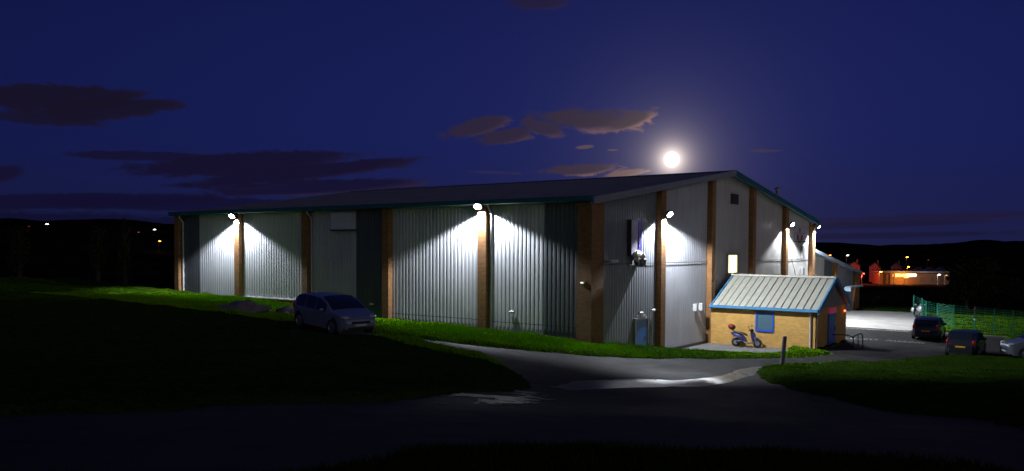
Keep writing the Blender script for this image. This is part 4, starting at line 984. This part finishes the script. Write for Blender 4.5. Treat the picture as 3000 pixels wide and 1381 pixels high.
# ------------------------------------------------------------------ village and street lamps
def house(px, ytop, ybot, wpx, d, label, col, roofcol, wing=True):
    P_ = at_d(px, ybot, d); w = wpx/FOC*d; h = (ybot-ytop)/FOC*d; he = h*.55; g_ = gz(P_[0], P_[1]); z0 = min(0, g_-P_[2])-1
    t = thing('house', label, 'house', tuple(P_), -math.atan2(P_[0], P_[1]), 'gabled houses in the village')
    MB().prism([(-w/2, z0), (w/2, z0), (w/2, he), (0, h*.97), (-w/2, he)], 'y', 0, 9).build('wall', col, t)
    for s_ in (-1, 1): MB().add([(s_*w*.58, -.5, he-h*.06), (0, -.5, h), (0, 9.5, h), (s_*w*.58, 9.5, he-h*.06), (s_*w*.58, -.5, he-h*.01), (0, -.5, h*1.05), (0, 9.5, h*1.05), (s_*w*.58, 9.5, he-h*.01)], [(0, 1, 2, 3), (4, 7, 6, 5), (0, 4, 5, 1), (3, 2, 6, 7), (0, 3, 7, 4)]).build('roof', roofcol, t)
    for x in (-w*.2, w*.2):
        f = MB().box(x-.5, x+.5, -.06, 0, he*.35, he*.35+1.1).build('window', GLASS, t)
    MB().box(w*.18, w*.30, 4, 4.8, h*.7, h*1.25).build('chimney', col, t)
HR = mat('render_pink', (.46, .16, .12), .8, 0, .1); HD = mat('slate', (.05, .05, .06), .6, 0, .1); HB = mat('slate_blue', (.10, .14, .20), .5)
house(2503, 768, 797, 30, 500, 'red lit gabled house nearest the lean-to roof', HR, HD)
house(2563, 771, 801, 30, 500, 'red lit gabled house left of the bright low building', HR, HD)
house(2626, 771, 798, 28, 505, 'red lit gabled house rising behind the bright low building', HR, HD)
house(2690, 785, 800, 26, 530, 'dim blue roofed house left of its two neighbours', HD, HB)
house(2722, 785, 800, 26, 530, 'dim blue roofed house between two like it', HD, HB)
house(2754, 785, 800, 26, 530, 'dim blue roofed house right of its two neighbours', HD, HB)
# long low building with a lit front
d = 470; a = at_d(2577, 826, d); b_ = at_d(2782, 832, d)
t = thing('shop_building', 'long low building with brightly lit orange and white front', 'building', tuple(a), math.atan2(b_[1]-a[1], b_[0]-a[0])); wl = float(np.linalg.norm((b_-a)[:2])); k = d/FOC
MB().box(0, wl, 0, 10, -3, 25*k).build('wall', mat('render_cream', (.11, .065, .045), .8, 0, .1), t)
MB().box(-1, wl+1, -2.5, 11, 27*k, 32*k).build('roof', mat('flat_roof', (.10, .10, .16), .5), t)
MB().box(38*k, 104*k, -.35, -.05, 15*k, 24*k).build('lit_window', mat('shop_glow', (.8, .7, .5), .5, emit=(1, .45, .14), es=1.2), t)
MB().box(80*k, 106*k, -.55, -.36, 17*k, 23*k).build('lit_panel', mat('shop_white', (.9, .9, .8), .5, emit=(1, .92, .75), es=5), t)
for x in (24, 118, 150, 176): MB().box(x*k, (x+9)*k, -.1, 0, 0, 14*k).build('door', HD, t)
for x in (26, 36): MB().box(x*k, (x+4)*k, -2.2, -1.6, -3, 27*k).build('post', mat('render_cream', (.32, .26, .22), .8), t)
lampmats = {}
def street(px, py, d, col, es, label, power=0, h=6.5, size=.5, free=False, lyo=-1.2):
    P_ = at_d(px, py, d)
    if free is False:
        dd = np.linspace(d*.5, d*1.6, 120); best = min(dd, key=lambda q: abs((at_d(px, py, q)[2]-gz(*at_d(px, py, q)[:2]))-h)); P_ = at_d(px, py, best); d = best
    g_ = gz(P_[0], P_[1]); hh = P_[2]-g_
    t = thing('street_lamp', label, 'street lamp', (P_[0], P_[1], g_), -math.atan2(P_[0], P_[1]), 'distant street lamps')
    MB().tube([(-.9, 0, -.5), (-.9, 0, hh-.3), (-.7, 0, hh+.05), (0, 0, hh+.12)], [.09, .07, .05, .04], 6).build('pole', GREYM, t)
    s_ = size*d/300
    MB().box(-s_*1.0, s_*1.0, -s_*.35, s_*.35, hh+s_*.3, hh+s_*.3+.12).build('head', DARKM, t)
    key = tuple(col)+(es,)
    if key not in lampmats: lampmats[key] = mat('lamp_glow_%d' % len(lampmats), col, .5, emit=col, es=es)
    MB().ell((0, 0, hh), (s_*.95, s_*.4, s_*.30)).build('lamp_glass', lampmats[key], t, True)
    if power:
        l = bpy.data.lights.new('lamp_light', 'POINT'); l.energy = power; l.color = col; l.shadow_soft_size = .5
        lo = bpy.data.objects.new('lamp_light', l); C.objects.link(lo); lo.parent = t; lo.location = (0, lyo, hh-.6)
OR = (1, .26, .03); YE = (1, .36, .05); WH = (1, .93, .80)
street(138, 657, 600, WH, 7, 'pale street lamp highest on the left hillside')
street(453, 673, 600, WH, 6, 'pale street lamp on the hillside nearest the hall corner')
street(468, 707, 450, YE, 6, 'yellow street lamp low on the hillside beside the hall corner', 600)
street(406, 681, 600, (1, .2, .06), .35, 'dim reddish street lamp right of the pointed tree', 0, size=.4)
street(278, 713, 500, (1, .2, .06), .18, 'very dim red street lamp in the dark left valley', 0, size=.35)
street(85, 664, 700, (1, .15, .04), .15, 'very dim red street lamp near the left edge', 0, size=.4)
street(2432, 748, 600, OR, 7, 'orange street lamp above the lean-to roof', 1200, size=.42)
street(2483, 749, 600, WH, 4, 'whitish street lamp right of the orange one above the lean-to roof', 1200, size=.42)
street(2658, 754, 700, YE, 7, 'yellow street lamp highest above the lit low building', 1500, size=.5)
street(2662, 782, 560, YE, 7, 'yellow street lamp just above the lit low building roof', 3000, size=.42)
street(2581, 797, 455, YE, 9, 'yellow street lamp at the left end of the lit low building', 3500, free=True)
street(2655, 812, 462, YE, 12, 'brightest orange street lamp in front of the lit low building', 10000, free=True, size=.9, lyo=1.5)
street(2752, 805, 460, WH, 8, 'white street lamp at the right end of the lit low building', 1500, free=True)
street(2773, 807, 460, (1, .7, .15), 2, 'small dim yellow lamp at the far right of the low building', 0, free=True, size=.3)
street(2901, 818, 420, OR, 7, 'lone orange street lamp right of the tall round tree', 1500, free=True)
street(2530, 802, 470, (1, .11, .05), .5, 'added red lamp lighting the gabled houses, left of the lit low building', 14000, free=True, size=.4)  # added to throw red light on the houses
street(2563, 808, 480, WH, 1.5, 'tiny white lamp among the red lit houses', 0, free=True, size=.25)
street(2524, 812, 480, (1, .14, .06), .6, 'tiny red lamp left of the tiny white one', 0, free=True, size=.3)
street(2588, 810, 500, OR, .8, 'tiny orange lamp right of the tiny white one', 0, free=True, size=.28)
street(2512, 762, 640, (1, .18, .05), .3, 'very dim red lamp on the hillside above the red lit houses', 0, size=.3)
street(2720, 762, 700, (1, .18, .05), .3, 'very dim red lamp on the hillside right of the highest yellow one', 0, size=.3)
